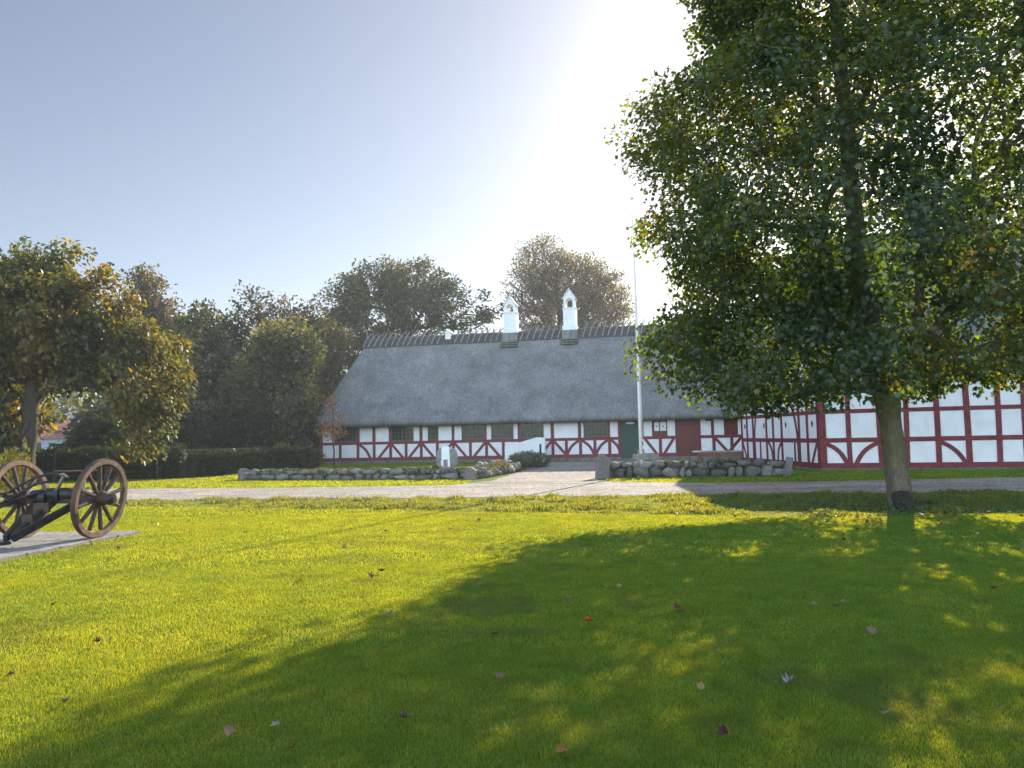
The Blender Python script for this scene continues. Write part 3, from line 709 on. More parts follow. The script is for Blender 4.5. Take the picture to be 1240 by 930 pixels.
# chimneys: white shaft, gabled head with arched openings
def chimney(s, w, ztop_shaft, zapex, zarch):
    mb = MB(); d = .5; y0 = ym - .45; y1 = ym + .45; zb = zr - .75; hw = w / 2
    mb.box((s - hw, y0, zb), (s + hw, y1, ztop_shaft)); mb.box((s - hw - .07, y0 - .07, zb), (s + hw + .07, y1 + .07, zr + .28))
    mb.box((s - hw - .045, y0 - .045, ztop_shaft), (s + hw + .045, y1 + .045, ztop_shaft + .07))
    # head: gable front and back with an arch cut through, pitched top
    aw, ah = hw * .55, zarch; zs = ztop_shaft + .07; ze = zs + (zapex - zs) * .5
    for yy in (y0 + .02, y1 - .16):
        arch = [(-aw, zs)] + [(-aw * math.cos(t), ze - aw * .9 + aw * math.sin(t)) for t in np.linspace(0, math.pi, 11)] + [(aw, zs)]
        outer = [(-hw + .05, zs), (-hw + .05, ze), (0, zapex), (hw - .05, ze), (hw - .05, zs)]
        def oy(i, P=outer): return P
        # stitch strip between arch and outline: sample both by angle
        n_ = 24; A_ = []; O_ = []
        for t in np.linspace(0, 1, n_):
            A_.append(lerp_poly(arch, t)); O_.append(lerp_poly(outer, t))
        for i in range(n_ - 1):
            q = [A_[i], A_[i + 1], O_[i + 1], O_[i]]
            mb.prism([(s + p[0], yy, p[1]) for p in q], (0, .14, 0))
    for sg in (-1, 1):
        mb.prism([(s + sg * (hw - .01), y0 - .04, ze - .03), (s, y0 - .04, zapex + .04), (s, y0 - .04, zapex + .12), (s + sg * (hw + .04), y0 - .04, ze + .01)], (0, y1 - y0 + .08, 0))
    c = mb.build('chimney', MT['white'], rf, bevel=.012)
    mb = MB(); mb.box((s - hw - .10, y0 - .12, zb - .12), (s + hw + .10, y1 + .12, zr - .02))
    for i in range(3): mb.box((s - hw - .16, y0 - .52 - .10 * i, zr - .72 - .16 * i), (s + hw + .16, y0 - .1, zr - .66 - .16 * i))
    mb.build('flashing', MT['thatch'], rf)
def lerp_poly(P, t):
    L = [0]
    for i in range(1, len(P)): L.append(L[-1] + math.dist(P[i - 1], P[i]))
    x = t * L[-1]
    for i in range(1, len(P)):
        if x <= L[i] + 1e-9:
            f = (x - L[i - 1]) / (L[i] - L[i - 1]); return (P[i - 1][0] + (P[i][0] - P[i - 1][0]) * f, P[i - 1][1] + (P[i][1] - P[i - 1][1]) * f)
    return P[-1]
chimney(cs1, .90, 10.2, 11.3, .5); chimney(cs2, .86, 10.3, 11.6, .5)
mb = MB(); mb.box((cv - .2, ym - .35, zr - .4), (cv + .2, ym + .1, zr + .22)); mb.prism([(cv - .26, ym - .42, zr + .22), (cv + .26, ym - .42, zr + .22), (cv, ym - .42, zr + .48)], (0, .55, 0)); mb.build('roof_vent', MT['white'], rf, bevel=.01)

# ------------------------------------------------------------------ barn on the right
BC = at(993, 522, 31.1); BC.z = 0; BB = at(898, 523.5, 40.6); BB.z = 0; BF = at(1240, 516.5, 28.9); BF.z = 0
bu = (BF - BC).normalized(); bv = (BB - BC).normalized(); BW = (BB - BC).length; BL = 24.0
barn = empty('half_timbered_barn', BC, 0, 'tall half timbered barn of white panels and red beams behind the maple', 'barn')
def skew(x, y):                    # (along front, along end wall) -> local xy
    return x * bu.x + y * bv.x, x * bu.y + y * bv.y
nf = Vector((bu.y, -bu.x, 0)); nf = nf if nf.y < 0 else -nf
ne = Vector((-bv.y, bv.x, 0)); ne = ne if ne.x < 0 else -ne
BE = 4.15; BRZ = 10.5; bsl = (BRZ - BE) / (BW / 2 + .5)
def barn_h(x, y):
    f = BE + (y + .5) * bsl; b = BE + (BW + .5 - y) * bsl; h = 7.6 + (x + .45) * 1.55
    return smin(smin(f, b, .5), h, .6)
roof('roof', -.45, BL, -.5, BW + .5, barn_h, barn, .38, 110, 70, skew=skew)
def onb(px, py, n): p = on_plane(px, py, BC, n); return p
def bs(px, py=533): return (onb(px, py, nf) - BC).dot(bu)
def es(px, py=533): return (onb(px, py, ne) - BC).dot(bv)
def panelbox(mb, u, n, a, b, z0, z1, o0, o1):     # box in a facade: along u from a to b, out along n from o0 to o1
    P = []
    for z in (z0, z1):
        for (s, o) in ((a, o1), (b, o1), (b, o0), (a, o0)): P.append(u * s + n * o + Vector((0, 0, z)))
    mb.add(P, [(3, 2, 1, 0), (4, 5, 6, 7), (0, 1, 5, 4), (1, 2, 6, 5), (2, 3, 7, 6), (3, 0, 4, 7)])
def fbrace(mb, u, n, s0, z0, s1, z1, w, out, bulge):
    t = MB(); brace(t, s0, z0, s1, z1, w, out, bulge, .05)
    mb.add([u * p[0] - n * p[1] + Vector((0, 0, p[2])) for p in t.v], t.f)
fm = MB(); wm = MB(); pm = MB()
zs0, zs1, zm0, zm1, zu0, zu1, ztop = .06, .28, 1.10, 1.28, 2.26, 2.42, 4.05
panelbox(wm, bu, nf, .0, BL - .5, .0, ztop, -.25, 0)
# end wall, up under the verge
ys = np.linspace(0, BW, 41); pts = [(0, 0)] + [(float(y), float(barn_h(np.array([0.]), np.array([y]))[0]) - .40) for y in ys] + [(BW, 0)]
wm.prism([bv * y + Vector((0, 0, z)) for y, z in pts], -ne * .25)
wm.build('wall', MT['white'], barn)
fposts = [(987, 996.5, 1), (1026, 1031.6, 1), (1063, 1068.7, 1), (1095, 1102, 1), (1132.6, 1139, 1), (1168, 1176, 1), (1205.7, 1212, 1), (1239, 1246, 1)]
cents = [(bs(a) + bs(b)) / 2 for a, b, _ in fposts[1:]]
while cents[-1] < BL - 1.6: cents.append(cents[-1] + 1.12)
panelbox(fm, bu, nf, -.03, .22, zs0, ztop, -.02, .040)
for i, c in enumerate(cents): fbrace(fm, bu, nf, c + random.uniform(-.035, .03), zs0, c + random.uniform(-.04, .04), ztop, random.uniform(.17, .22), .030 + .0007 * i, random.uniform(-.03, .03))
for z0, z1, o in ((zs0, zs1, .036), (zm0, zm1, .024), (zu0, zu1, .0245), (3.35, 3.52, .025)): panelbox(fm, bu, nf, .1, BL - .5, z0, z1, -.02, o)
fbrace(fm, bu, nf, .16, zm0 - .02, cents[0] - .12, zs1 - .05, .17, .02, .14)
fbrace(fm, bu, nf, cents[1] - .05, zm0 - .02, cents[0] + .2, zs1 - .05, .17, .0205, -.14)
fbrace(fm, bu, nf, cents[3] + .06, zm0 - .02, cents[4] - .1, zs1 - .05, .16, .021, .12)
for j in range(7, len(cents) - 1, 4): fbrace(fm, bu, nf, cents[j] + .06, zm0, cents[j + 1] - .1, zs1 - .05, .16, .021, .12)
# end wall timbers
def endpost(y, w, z0, z1, o): panelbox(fm, bv, ne, y - w / 2, y + w / 2, z0, z1, -.02, o)
panelbox(fm, bv, ne, -.03, .24, zs0, 4.2, -.02, .0405)
eps = [es(p) for p in (978.5, 968.5, 947.3, 937, 928.9, 912.7, 905.5)] + [BW - .12]
for i, y in enumerate(eps):
    zt = float(barn_h(np.array([0.]), np.array([y]))[0]) - .45; endpost(y, .19, zs0, zt, .030 + .0005 * i)
for y in (es(962.5), es(921)): endpost(y, .15, zs0, zm0 + .05, .0285)
for z0, z1, o in ((zs0, zs1, .036), (zm0, zm1, .024), (zu0, zu1, .0245), (3.35, 3.52, .025)): panelbox(fm, bv, ne, .1, BW, z0, z1, -.02, o)
panelbox(fm, bv, ne, 1.6, BW - 1.6, 5.1, 5.27, -.02, .0255)
for (a, za, b, zb, bl) in ((921.5, 3.3, 914.5, zs1, .35), (955.5, 3.3, 966.5, zs1, -.35)):
    fbrace(fm, bv, ne, es(a), za, es(b), zb, .17, .0215, bl)
for (a, b, bl) in ((930.5, 935.5, -.15), (946.5, 941.5, .15), (989.5, 982.5, 0), (899.5, 904, 0)):
    fbrace(fm, bv, ne, es(a), zm0, es(b), zs1 - .05, .15, .0225, bl)
fm.build('timber_frame', MT['red'], barn, bevel=.006)
mb = MB(); panelbox(mb, bu, nf, -.10, BL - .5, -.05, zs0 + .003, -.1, .07); panelbox(mb, bv, ne, -.02, BW, -.05, zs0 + .002, -.1, .07); mb.build('plinth', MT['plinth'], barn, bevel=.02)
for px in (902.3, 925.3, 951.8, 983.7):
    y = es(px, 516); mb = MB(); z = 1.88
    panelbox(mb, bv, ne, y - .03, y + .03, z - .12, z + .12, 0, .03); panelbox(mb, bv, ne, y - .08, y + .08, z - .02, z + .02, 0, .024)
    mb.build('wall_anchor', MT['iron'], barn)

# ------------------------------------------------------------------ field stone walls
def stone_wall(name, label, path, height, thick, seed, first=None, ends=()):
    """path: ground points; courses of rounded field stones, front and back"""
    rr = random.Random(seed); o = Vector((*path[0], 0)); root = empty(name, o, 0, label, 'stone wall')
    mb = MB(); core = MB(); top = []
    for i in range(len(path) - 1):
        a, b = Vector((*path[i], 0)) - o, Vector((*path[i + 1], 0)) - o; d = (b - a); L = d.length; d.normalize(); n = Vector((d.y, -d.x, 0)); ang = math.atan2(d.y, d.x)
        core.bar(a + Vector((0, 0, height * .42)), b + Vector((0, 0, height * .42)), thick * .62, height * .84)
        for side in (1, -1):
            z = 0.0; course = 0
            while z < height - (.17 if height > .45 else .12):
                x = rr.uniform(-.1, .1); hh = (.33 if course == 0 else .24) * rr.uniform(.85, 1.15) * (.72 if height < .45 else 1)
                while x < L:
                    w = rr.choice((.22, .30, .40, .52, .70)) * rr.uniform(.85, 1.15); h2 = hh * rr.uniform(.72, 1.28); c = a + d * min(x + w / 2, L - .05) + n * (side * thick * .33)
                    g = rr.uniform(.34, .92); mb.tint = (g * rr.uniform(.97, 1.06), g, g * rr.uniform(.9, 1.0))
                    mb.rock((c.x, c.y, z + h2 * .5 + rr.uniform(-.02, .02)), (w * .50, thick * rr.uniform(.20, .30), h2 * .53), ang + rr.uniform(-.2, .2), .17, 2, seed=rr.random())
                    x += w * rr.uniform(.94, 1.06)
                z += hh * .9; course += 1
        top.append((a, d, L, n))
    mb.build('stones', MT['stone'], root, True, tint=True)
    core.build('soil_core', MT['ridge'], root)
    # turf and moss on the top
    n_ = 0; V = []
    X, Y, Z = [], [], []
    for a, d, L, n in top:
        m = int(L * 620); s = RNG.uniform(0, L, m); q = RNG.normal(0, thick * .26, m)
        keepm = vnoise(s / .9, s * 0 + seed, 3) > .38; s, q = s[keepm], q[keepm]
        X.append(a.x + d.x * s + n.x * q); Y.append(a.y + d.y * s + n.y * q); Z.append(height - .07 - np.abs(q) * .25)
    X, Y, Z = map(np.concatenate, (X, Y, Z)); n_ = len(X)
    t = grass_tint(X, Y, n_) * np.array([1.4, .9, 2.5]); t = np.where((RNG.random(n_) < .5)[:, None], np.array([.26, .225, .13]) * RNG.uniform(.6, 1.2, (n_, 1)), t)
    link('turf', blades('turf', X, Y, .12 * RNG.uniform(.3, 1.7, n_) * (.5 + vnoise(X / .6, Y / .6, 3)), .04 * RNG.uniform(.6, 1.4, n_), RNG.uniform(.4, 1.4, n_), t, Z), MT['needle'], root)
    return root
WL0, WL1 = XY(291, 582), XY(578, 580.5)
WR = (0.02, 35.6)
wl = stone_wall('stone_wall', 'low mossy stone wall on the lawn before the farmhouse, running left from the garden corner', [(WL0[0], WL0[1] + .3), (WL1[0], WL1[1] + .3)], .42, .62, 3)
wr_ = stone_wall('stone_wall', 'short sunlit stone wall running back from the drive to the silvery shrubs', [(WL1[0] + .05, WL1[1] + .75), WR], .48, .6, 5)
W20, W21 = XY(738, 579), XY(951, 577)
wq = stone_wall('stone_wall', 'dry stone wall of grey boulders between the flagpole and the barn', [(W20[0], W20[1] + .32), (W21[0], W21[1] + .32)], .57, .64, 8)
# standing end stones
def slab(parent, off, px0, p, size, rz, tilt, lean):
    me = MB(); w, t, h = size
    me.tint = (1, 1, 1)
    pts = [(-w / 2, 0), (w / 2, 0), (w / 2 * .98, h * .74), (w * .12, h * .97), (-w / 2 * .7, h), (-w / 2 * .95, h * .8)]
    me.prism([(x, -t / 2, z) for x, z in pts], (0, t, 0))
    o = me.build('end_stone', MT['slab'], parent, tint=True, bevel=.03)
    pl = parent.location; o.location = (p[0] - pl.x, p[1] - pl.y, -.05); o.rotation_euler = (R(lean), R(tilt), rz); return o
p = XY(730, 580); slab(wq, 0, 0, (p[0], p[1] + .2), (.50, .28, .92), R(6), 4, -3)
p = XY(953, 577); slab(wq, 0, 0, (p[0] + .05, p[1] + .15), (.42, .25, .74), R(70), 2, 10)
p = XY(570, 581); slab(wl, 0, 0, (p[0], p[1] + .1), (.46, .34, .54), R(-6), 0, 0)
p = XY(294, 582); slab(wl, 0, 0, (p[0], p[1] + .25), (.5, .5, .55), R(30), 0, 0)

# ------------------------------------------------------------------ small built things
# white sloping cellar wall
o = at(611, 541, 47.4); o.z = 0; e = at(660, 545, 47.0); e.z = 0; u = (e - o); L = u.length; ang = math.atan2(u.y, u.x)
cw = empty('ramp_wall', o, ang, 'white rendered wall with a sloping top against the farmhouse front', 'wall')
mb = MB(); mb.prism([(0, 0, 0), (L, 0, 0), (L, 0, 1.50), (L - .48, 0, 1.54), (0, 0, 1.0)], (0, .4, 0)); mb.build('wall_body', MT['white'], cw, bevel=.02)
mb = MB(); mb.box((L - .34, -.02, .5), (L - .22, .01, 1.12)); mb.build('slot', MT['dark'], cw)
# flagpole
fp = at(776.5, 560, 31.0); fp.z = 0
fl = empty('flagpole', fp, 0, 'tall white tapered flagpole behind the stone wall', 'flagpole')
mb = MB(); mb.tube([(0, 0, 0), (0, 0, 3), (-.01, 0, 7), (-.03, 0, 11.2)], [.07, .065, .048, .028], 14); mb.build('pole', MT['whitepaint'], fl, True)
mb = MB(); mb.lathe([(0, .001), (.03, .06), (.09, .075), (.15, .05), (.18, .001)], (-.03, 0, 11.2), (0, 0, 1), 14); mb.build('finial', MT['whitepaint'], fl, True)
mb = MB(); mb.box((-.13, -.06, 0), (-.085, .06, 1.0)); mb.box((.085, -.06, 0), (.13, .06, 1.0)); mb.build('foot_bracket', MT['lead'], fl, bevel=.006)
mb = MB(); mb.tube([(.085, -.03, 1.2), (.07, -.03, 7), (.035, -.02, 11.0)], .006, 5); mb.build('halyard', MT['whitepaint'], fl)
mb = MB(); mb.box((.07, -.06, 1.15), (.10, -.01, 1.32)); mb.build('cleat', MT['iron'], fl, bevel=.005)
# wooden stand before the right wall
p = XY(781.5, 578); st = empty('wooden_stand', (p[0], p[1] - .22, 0), R(-3), 'weathered wooden stand with a broad top board on two legs before the stone wall', 'stand')
mb = MB(); mb.box((-.48, -.03, .66), (.48, .03, .87)); mb.build('top_board', MT['wood'], st, bevel=.008)
for s in (-.27, .29): mb = MB(); mb.box((s - .07, -.045, -.05), (s + .07, -.032 + .05, .80)); mb.build('leg', MT['wood'], st, bevel=.006)
# long table behind the right wall
p0 = at(838, 548, 33.0); p1 = at(899, 546.5, 32.4); p0.z = p1.z = 0; u = p1 - p0; L = u.length
tb = empty('wooden_table', p0, math.atan2(u.y, u.x), 'long brown wooden table standing behind the boulder wall', 'table')
mb = MB()
for i in range(4): mb.box((0, i * .19, .76), (L, i * .19 + .18, .82))
mb.build('table_top', MT['wood'], tb, bevel=.006)
mb = MB(); mb.box((.25, .06, .58), (L - .06, .10, .757)); mb.build('apron', MT['tablewood'], tb, bevel=.005)
for x_ in (.32, L - .14):
    for y_ in (.12, .56): mb = MB(); mb.box((x_, y_, 0), (x_ + .1, y_ + .1, .755)); mb.build('leg', MT['tablewood'], tb, bevel=.005)
# white sign and the grey stone behind it
p = at(539.5, 560, 31.0); sg = empty('white_sign', (p.x, p.y, 0), R(-4), 'narrow white sign box on two white posts beside the stone wall', 'sign')
mb = MB(); mb.box((-.155, -.05, .74), (.155, .05, 1.26)); mb.build('sign_board', MT['whitepaint'], sg, bevel=.012)
for s in (-.13, .13): mb = MB(); mb.box((s - .04, -.035, -.05), (s + .04, .035, .739)); mb.build('post', MT['whitepaint'], sg, bevel=.006)
mb = MB(); mb.box((-.085, -.012, .3), (.085, .012, .739)); mb.build('back_panel', MT['lead'], sg, bevel=.004)
p = at(540.5, 560, 33.5); gs = MB(); gs.tint = (1, 1, 1)
for s, wd in ((-.24, .42), (.27, .5)):
    gs.rock((s, 0, .68), (wd * .48, .11, .50), 0, .05, 3, seed=s)
gs.rock((0, .02, .4), (.40, .13, .42), 0, .05, 3, seed=4)
o = gs.build('memorial_stone', MT['greystone'], None, True, tint=True); o.location = (p.x, p.y, 0)
tag(o, 'upright grey rounded stone with two lobes just behind the white sign', 'stone')

# ------------------------------------------------------------------ gun carriage
RW = Vector((-6.98, 13.05, 0)); LW = Vector((-8.45, 13.25, 0)); ax = (RW - LW).normalized(); AC = (RW + LW) / 2; WR_ = .665; PZ = .05
bk = Vector((-ax.y, ax.x, 0));                       # bk points away from the camera
TRK = (RW - LW).length
gc = empty('gun_carriage', (AC.x, AC.y, PZ), math.atan2(ax.y, ax.x), 'old wooden wheeled gun carriage with black iron trail on the stone pad', 'carriage')
# local: x along the axle to the right wheel, y away from camera, z up
HZ = WR_
def wheel(x, sgn):
    w = empty('wheel', (x, 0, HZ)); w.parent = gc; w.rotation_euler = (0, sgn * R(6.5), 0)
    del_ = MB()
    # felloes: rectangular ring
    del_.lathe([(-.036, WR_ - .092), (.036, WR_ - .092), (.041, WR_ - .084), (.041, WR_ - .014), (-.041, WR_ - .014), (-.041, WR_ - .084)], (0, 0, 0), (1, 0, 0), 56, True); del_.build('rim', MT['rim'], w)
    t = MB(); t.lathe([(-.038, WR_ - .0135), (.038, WR_ - .0135), (.038, WR_), (-.038, WR_)], (0, 0, 0), (1, 0, 0), 56, True); t.build('tyre', MT['ironrust'], w)
    h = MB(); h.lathe([(-.16, .001), (-.16, .085), (-.06, .12), (.05, .125), (.10, .105), (.21, .085), (.215, .06), (.215, .001)] if sgn > 0 else [(-.215, .001), (-.215, .06), (-.21, .085), (-.10, .105), (-.05, .125), (.06, .12), (.16, .085), (.16, .001)], (0, 0, 0), (1, 0, 0), 24); h.build('hub', MT['spoke'], w, True)
    h = MB(); h.lathe([(.19, .001), (.19, .10), (.235, .10), (.235, .05), (.27, .045), (.27, .001)] if sgn > 0 else [(-.27, .001), (-.27, .045), (-.235, .05), (-.235, .10), (-.19, .10), (-.19, .001)], (0, 0, 0), (1, 0, 0), 20); h.build('hub_band', MT['iron'], w, False)
    for i in range(12):
        a = 2 * math.pi * i / 12 + .2; d = Vector((0, math.cos(a), math.sin(a))); s = MB()
        s.bar(Vector((-sgn * .01, 0, 0)) + d * .10, Vector((sgn * .0, 0, 0)) + d * (WR_ - .11), .052, .062, (1, 0, 0)); s.build('spoke', MT['spoke'], w, bevel=.012)
    return w
wheel(TRK / 2, 1); wheel(-TRK / 2, -1)
hx = TRK / 2 - .15
mb = MB(); mb.box((-hx, -.08, HZ - .08), (hx, .08, HZ + .08)); mb.build('axle_bed', MT['spoke'], gc, bevel=.02)
mb = MB(); mb.tube([(-hx + .1, -.02, HZ + .06), (-.2, -.02, HZ + .08), (.15, -.02, HZ + .08), (hx - .2, -.02, HZ + .05)], [.085, .10, .105, .085], 16); mb.build('cross_beam', MT['iron'], gc, True)
mb = MB(); mb.tube([(-.30, -.03, HZ + .02), (-.18, -.03, HZ + .02)], .135, 20); mb.build('iron_collar', MT['iron'], gc); mb = MB(); mb.tube([(.0, -.03, HZ + .06), (.06, -.03, HZ + .06)], .125, 20); mb.build('iron_collar', MT['iron'], gc)
TE = Vector((-.03, -1.06, .13))
for s0 in (-.42, .38):
    mb = MB(); mb.bar((s0, -.02, HZ - .06), TE + Vector((.06 if s0 > 0 else -.06, 0, 0)), .075, .12); mb.build('trail_beam', MT['iron'], gc, bevel=.012)
mb = MB(); mb.bar((-.08, 0, HZ - .02), TE + Vector((0, .1, .02)), .09, .11); mb.build('trail_pole', MT['iron'], gc, bevel=.015)
mb = MB(); mb.tube([TE + Vector((.09 * math.cos(t), -.08 + .11 * math.sin(t) - .04, -.06)) for t in np.linspace(0, 2 * math.pi, 20)], .018, 8); mb.build('towing_ring', MT['iron'], gc, True)
for y in (.32, .62): mb = MB(); c = Vector((-.08, 0, HZ)).lerp(TE, y); mb.bar(c + Vector((-.19 + .16 * y, 0, .05)), c + Vector((.19 - .14 * y, 0, .05)), .05, .16); mb.build('trail_strap', MT['ironrust'], gc, bevel=.006)
# shallow oval seat tray on the right, on two struts
mb = MB(); K = 28; sc = Vector((.16, .18, HZ + .41)); rings = []
for r_, z in ((.02, -.035), (.5, -.03), (.85, .0), (1.0, .035), (1.03, .045), (1.0, .055), (.8, .02), (.02, -.005)):
    rings += [(sc.x + .40 * r_ * math.cos(2 * math.pi * j / K), sc.y + .22 * r_ * math.sin(2 * math.pi * j / K), sc.z + z) for j in range(K)]
mb.add(rings, [(i * K + j, i * K + (j + 1) % K, (i + 1) * K + (j + 1) % K, (i + 1) * K + j) for i in range(7) for j in range(K)]); mb.build('seat', MT['ironrust'], gc, True)
for a, b in (((-.12, .05, HZ + .1), (-.04, .15, HZ + .39)), ((.42, .02, HZ + .1), (.34, .15, HZ + .39))):
    mb = MB(); mb.bar(a, b, .035, .05); mb.build('seat_strut', MT['wood'], gc, bevel=.005)
# curved iron stays on the left
for pts in ([(.06, -.1, HZ + .40), (-.12, -.08, HZ + .43), (-.40, -.1, HZ + .36), (-.68, -.2, HZ + .2), (-.82, -.3, HZ + .05)],
            [(-.10, -.12, HZ + .30), (-.35, -.14, HZ + .26), (-.66, -.25, HZ + .06), (-.9, -.45, HZ - .12)],
            [(-.2, -.1, HZ + .15), (-.5, -.2, HZ + .05), (-.85, -.35, HZ - .05)]):
    mb = MB(); mb.tube(pts, [.022] * len(pts), 8); mb.build('iron_stay', MT['iron'], gc, True)
mb = MB(); mb.tube([(.22, -.1, HZ + .36), (.14, -.1, HZ + .42), (.02, -.1, HZ + .40)], [.02, .018, .016], 8); mb.bar((-.02, -.08, HZ + .12), (.13, -.09, HZ + .38), .05, .03); mb.build('hook_lever', MT['wood'], gc)
for x_ in (-.62, .66): mb = MB(); mb.bar((x_, -.02, HZ + .12), (x_, -.02, HZ + .20), .09, .06); mb.build('axle_clamp', MT['ironrust'], gc, bevel=.006)
# stone pad
mb = MB(); mb.tint = (1, 1, 1); q = [Vector((*p, 0)) for p in PAD]; nu, nv = 5, 5
for i in range(nu):
    for j in range(nv):
        def bl(a, b): return (q[0] * (1 - a) + q[1] * a) * (1 - b) + (q[3] * (1 - a) + q[2] * a) * b
        g = random.uniform(.85, 1.12); mb.tint = (g, g * .985, g * .96); m_ = .006
        a0, a1, b0, b1 = i / nu + m_, (i + 1) / nu - m_, j / nv + m_, (j + 1) / nv - m_
        mb.prism([bl(a0, b0) + Vector((0, 0, -.05)), bl(a1, b0) + Vector((0, 0, -.05)), bl(a1, b1) + Vector((0, 0, -.05)), bl(a0, b1) + Vector((0, 0, -.05))], (0, 0, .10 + random.uniform(-.002, .002)))
o = mb.build('stone_paving', MT['paving'], None, tint=True, bevel=.008); o['kind'] = 'structure'

# ------------------------------------------------------------------ shrubs, hedge, fence
def shrub(name, label, cat, base, lobes, n, size, cols, w, mat='needle', stem=True, group=None, droop=-.4):
    b = Vector(base); root = empty(name, b, 0, label, cat, group)
    L = [(l[0], l[1], l[2], l[3], l[4], l[5]) for l in lobes]
    P = lobes_points(L, n, .55); P = P[P[:, 2] > .02]; n = len(P)
    d = P - np.array([0, 0, 0.]); d = d * np.array([1, 1, .6]) + RNG.normal(0, .35, (n, 3)); d[:, 2] -= droop
    up = RNG.normal(0, .7, (n, 3)); up[:, 2] += .4
    link('crown', scatter_leaves('crown', P, d, up, size * RNG.uniform(.6, 1.3, n), tint_mix(cols, w, .5, .25, 1)(P), diamond_leaf()), MT[mat], root)
    if stem:
        mb = MB()
        for i in range(9):
            l = random.choice(L); t = Vector((l[0] + random.gauss(0, l[3] * .4), l[1] + random.gauss(0, l[4] * .4), l[2] + l[5] * .6)); s = Vector((l[0] * .5, l[1] * .5, -.02))
            mb.tube([s, (s + t) / 2 + Vector((0, 0, .1)), t], [.02, .014, .005], 5)
        mb.build('stems', MT['bark2'], root)
    return root
SIL = [(.10, .13, .085), (.14, .165, .12), (.20, .215, .17)]
p = at(629, 562, 36.8); shrub('silver_shrub', 'low silvery green shrub at the end of the short sunlit wall', 'shrub', (p.x, p.y, 0), [(0, 0, .38, .55, .5, .40)], 2600, .09, SIL, [3, 3, 2])
p = at(643, 558, 39.0); shrub('silver_shrub', 'silvery green mounded shrub touching the white sloping wall', 'shrub', (p.x, p.y, 0), [(-.1, 0, .38, .6, .6, .46), (.45, .5, .34, .5, .6, .40)], 3600, .09, [tuple(.8 * c for c in q) for q in SIL], [3, 3, 1.5])
YG = [(.11, .12, .02), (.17, .16, .03), (.22, .20, .05), (.07, .085, .02)]
p = at(352, 553, 43); shrub('garden_shrub', 'pale yellow green shrub behind the left end of the wall', 'shrub', (p.x, p.y, 0), [(0, 0, .6, .9, .6, .75), (-.5, 0, .9, .5, .5, .6)], 1700, .16, YG, [2, 3, 3, 2])
p = at(372, 554, 46); shrub('garden_shrub', 'rounded green shrub beside the farmhouse corner', 'shrub', (p.x, p.y, 0), [(0, 0, .5, 1.0, .6, .75)], 1700, .15, YG, [3, 3, 1, 3])
p = at(379, 535, 55.5); shrub('tall_shrub', 'tall thin leafy shrub against the farmhouse end wall', 'shrub', (p.x, p.y, 0), [(0, 0, 1.2, .5, .5, 1.2)], 900, .2, YG, [3, 1, 1, 4])
p = at(14, 560, 25.5); shrub('yellow_shrub', 'bright yellow leaved shrub behind the carriage wheel', 'shrub', (p.x, p.y, 0), [(0, 0, .7, .62, .6, .75), (-.6, .2, .6, .6, .6, .65)], 2600, .12, [(.42, .33, .03), (.50, .40, .05), (.28, .24, .03)], [3, 3, 2])
HG = [(.030, .052, .024), (.045, .074, .030), (.07, .092, .036)]
def hedge(name, label, a, b, h, th, n, cols=HG):
    a = Vector((*a, 0)); b = Vector((*b, 0)); d = b - a; L = d.length; d.normalize(); nn = Vector((d.y, -d.x, 0)); root = empty(name, a, 0, label, 'hedge')
    s = RNG.uniform(0, L, n); q = RNG.uniform(-1, 1, n) * th / 2; z = RNG.uniform(0.02, 1, n) * h; k = RNG.random(n)
    q = np.where(k < .6, -np.abs(np.sign(q)) * th / 2 * -1, q); z = np.where(k > .85, h, z)
    rg = h * .08 * (vnoise(s / .7, s * 0 + .5, 8) - .5) + h * .05 * RNG.normal(0, 1, n)
    P = np.c_[d.x * s + nn.x * (q + RNG.normal(0, .06, n)), d.y * s + nn.y * (q + RNG.normal(0, .06, n)), np.maximum(z + rg, .02)]
    dr = RNG.normal(0, .6, (n, 3)) + np.array([nn.x, nn.y, .2]); up = RNG.normal(0, .6, (n, 3)); up[:, 2] += .6
    link('foliage', scatter_leaves('foliage', P, dr, up, .17 * RNG.uniform(.6, 1.3, n), tint_mix(cols, [3, 4, 2], 1, .25, 3)(P), diamond_leaf()), MT['needle'], root)
    mb = MB(); mb.bar(Vector((0, 0, h * .44)), d * L + Vector((0, 0, h * .44)), th * .55, h * .84); mb.build('inner_twigs', MT['burl'], root)
    return root
hedge('clipped_hedge', 'clipped dark green hedge along the far edge of the lawn', (-24.5, 35.0), (-15.4, 36.2), 1.38, 1.0, 9000)
hedge('loose_hedge', 'loose dark hedge behind the wire fence reaching the stone wall', (-15.4, 36.6), (-11.5, 43.5), 1.12, 1.3, 6500, [tuple(.85 * c for c in q) for q in HG])
A_, B_ = Vector((-22.5, 34.0, 0)), Vector((-16.1, 34.9, 0)); C_ = Vector((-11.9, 42.3, 0))
wf = empty('wire_fence', A_, 0, 'wire mesh fence on slim metal posts in front of the dark hedge', 'fence')
pts = [A_.lerp(B_, t) for t in (0, .33, .66, 1)] + [B_.lerp(C_, t) for t in (.33, .66, 1)]
for p in pts: mb = MB(); mb.tube([p - A_ + Vector((0, 0, -.1)), p - A_ + Vector((0, 0, 1.32))], .03, 8); mb.build('post', MT['darkmetal'], wf)
mb = MB()
for i in range(len(pts) - 1):
    a, b = pts[i] - A_, pts[i + 1] - A_
    for z in (.1, .4, .7, 1.0): mb.tube([a + Vector((0, 0, z)), b + Vector((0, 0, z))], .004, 4)
    mb.tube([a + Vector((0, 0, 1.3)), b + Vector((0, 0, 1.3))], .014, 6)
mb.build('wire_mesh', MT['darkmetal'], wf)

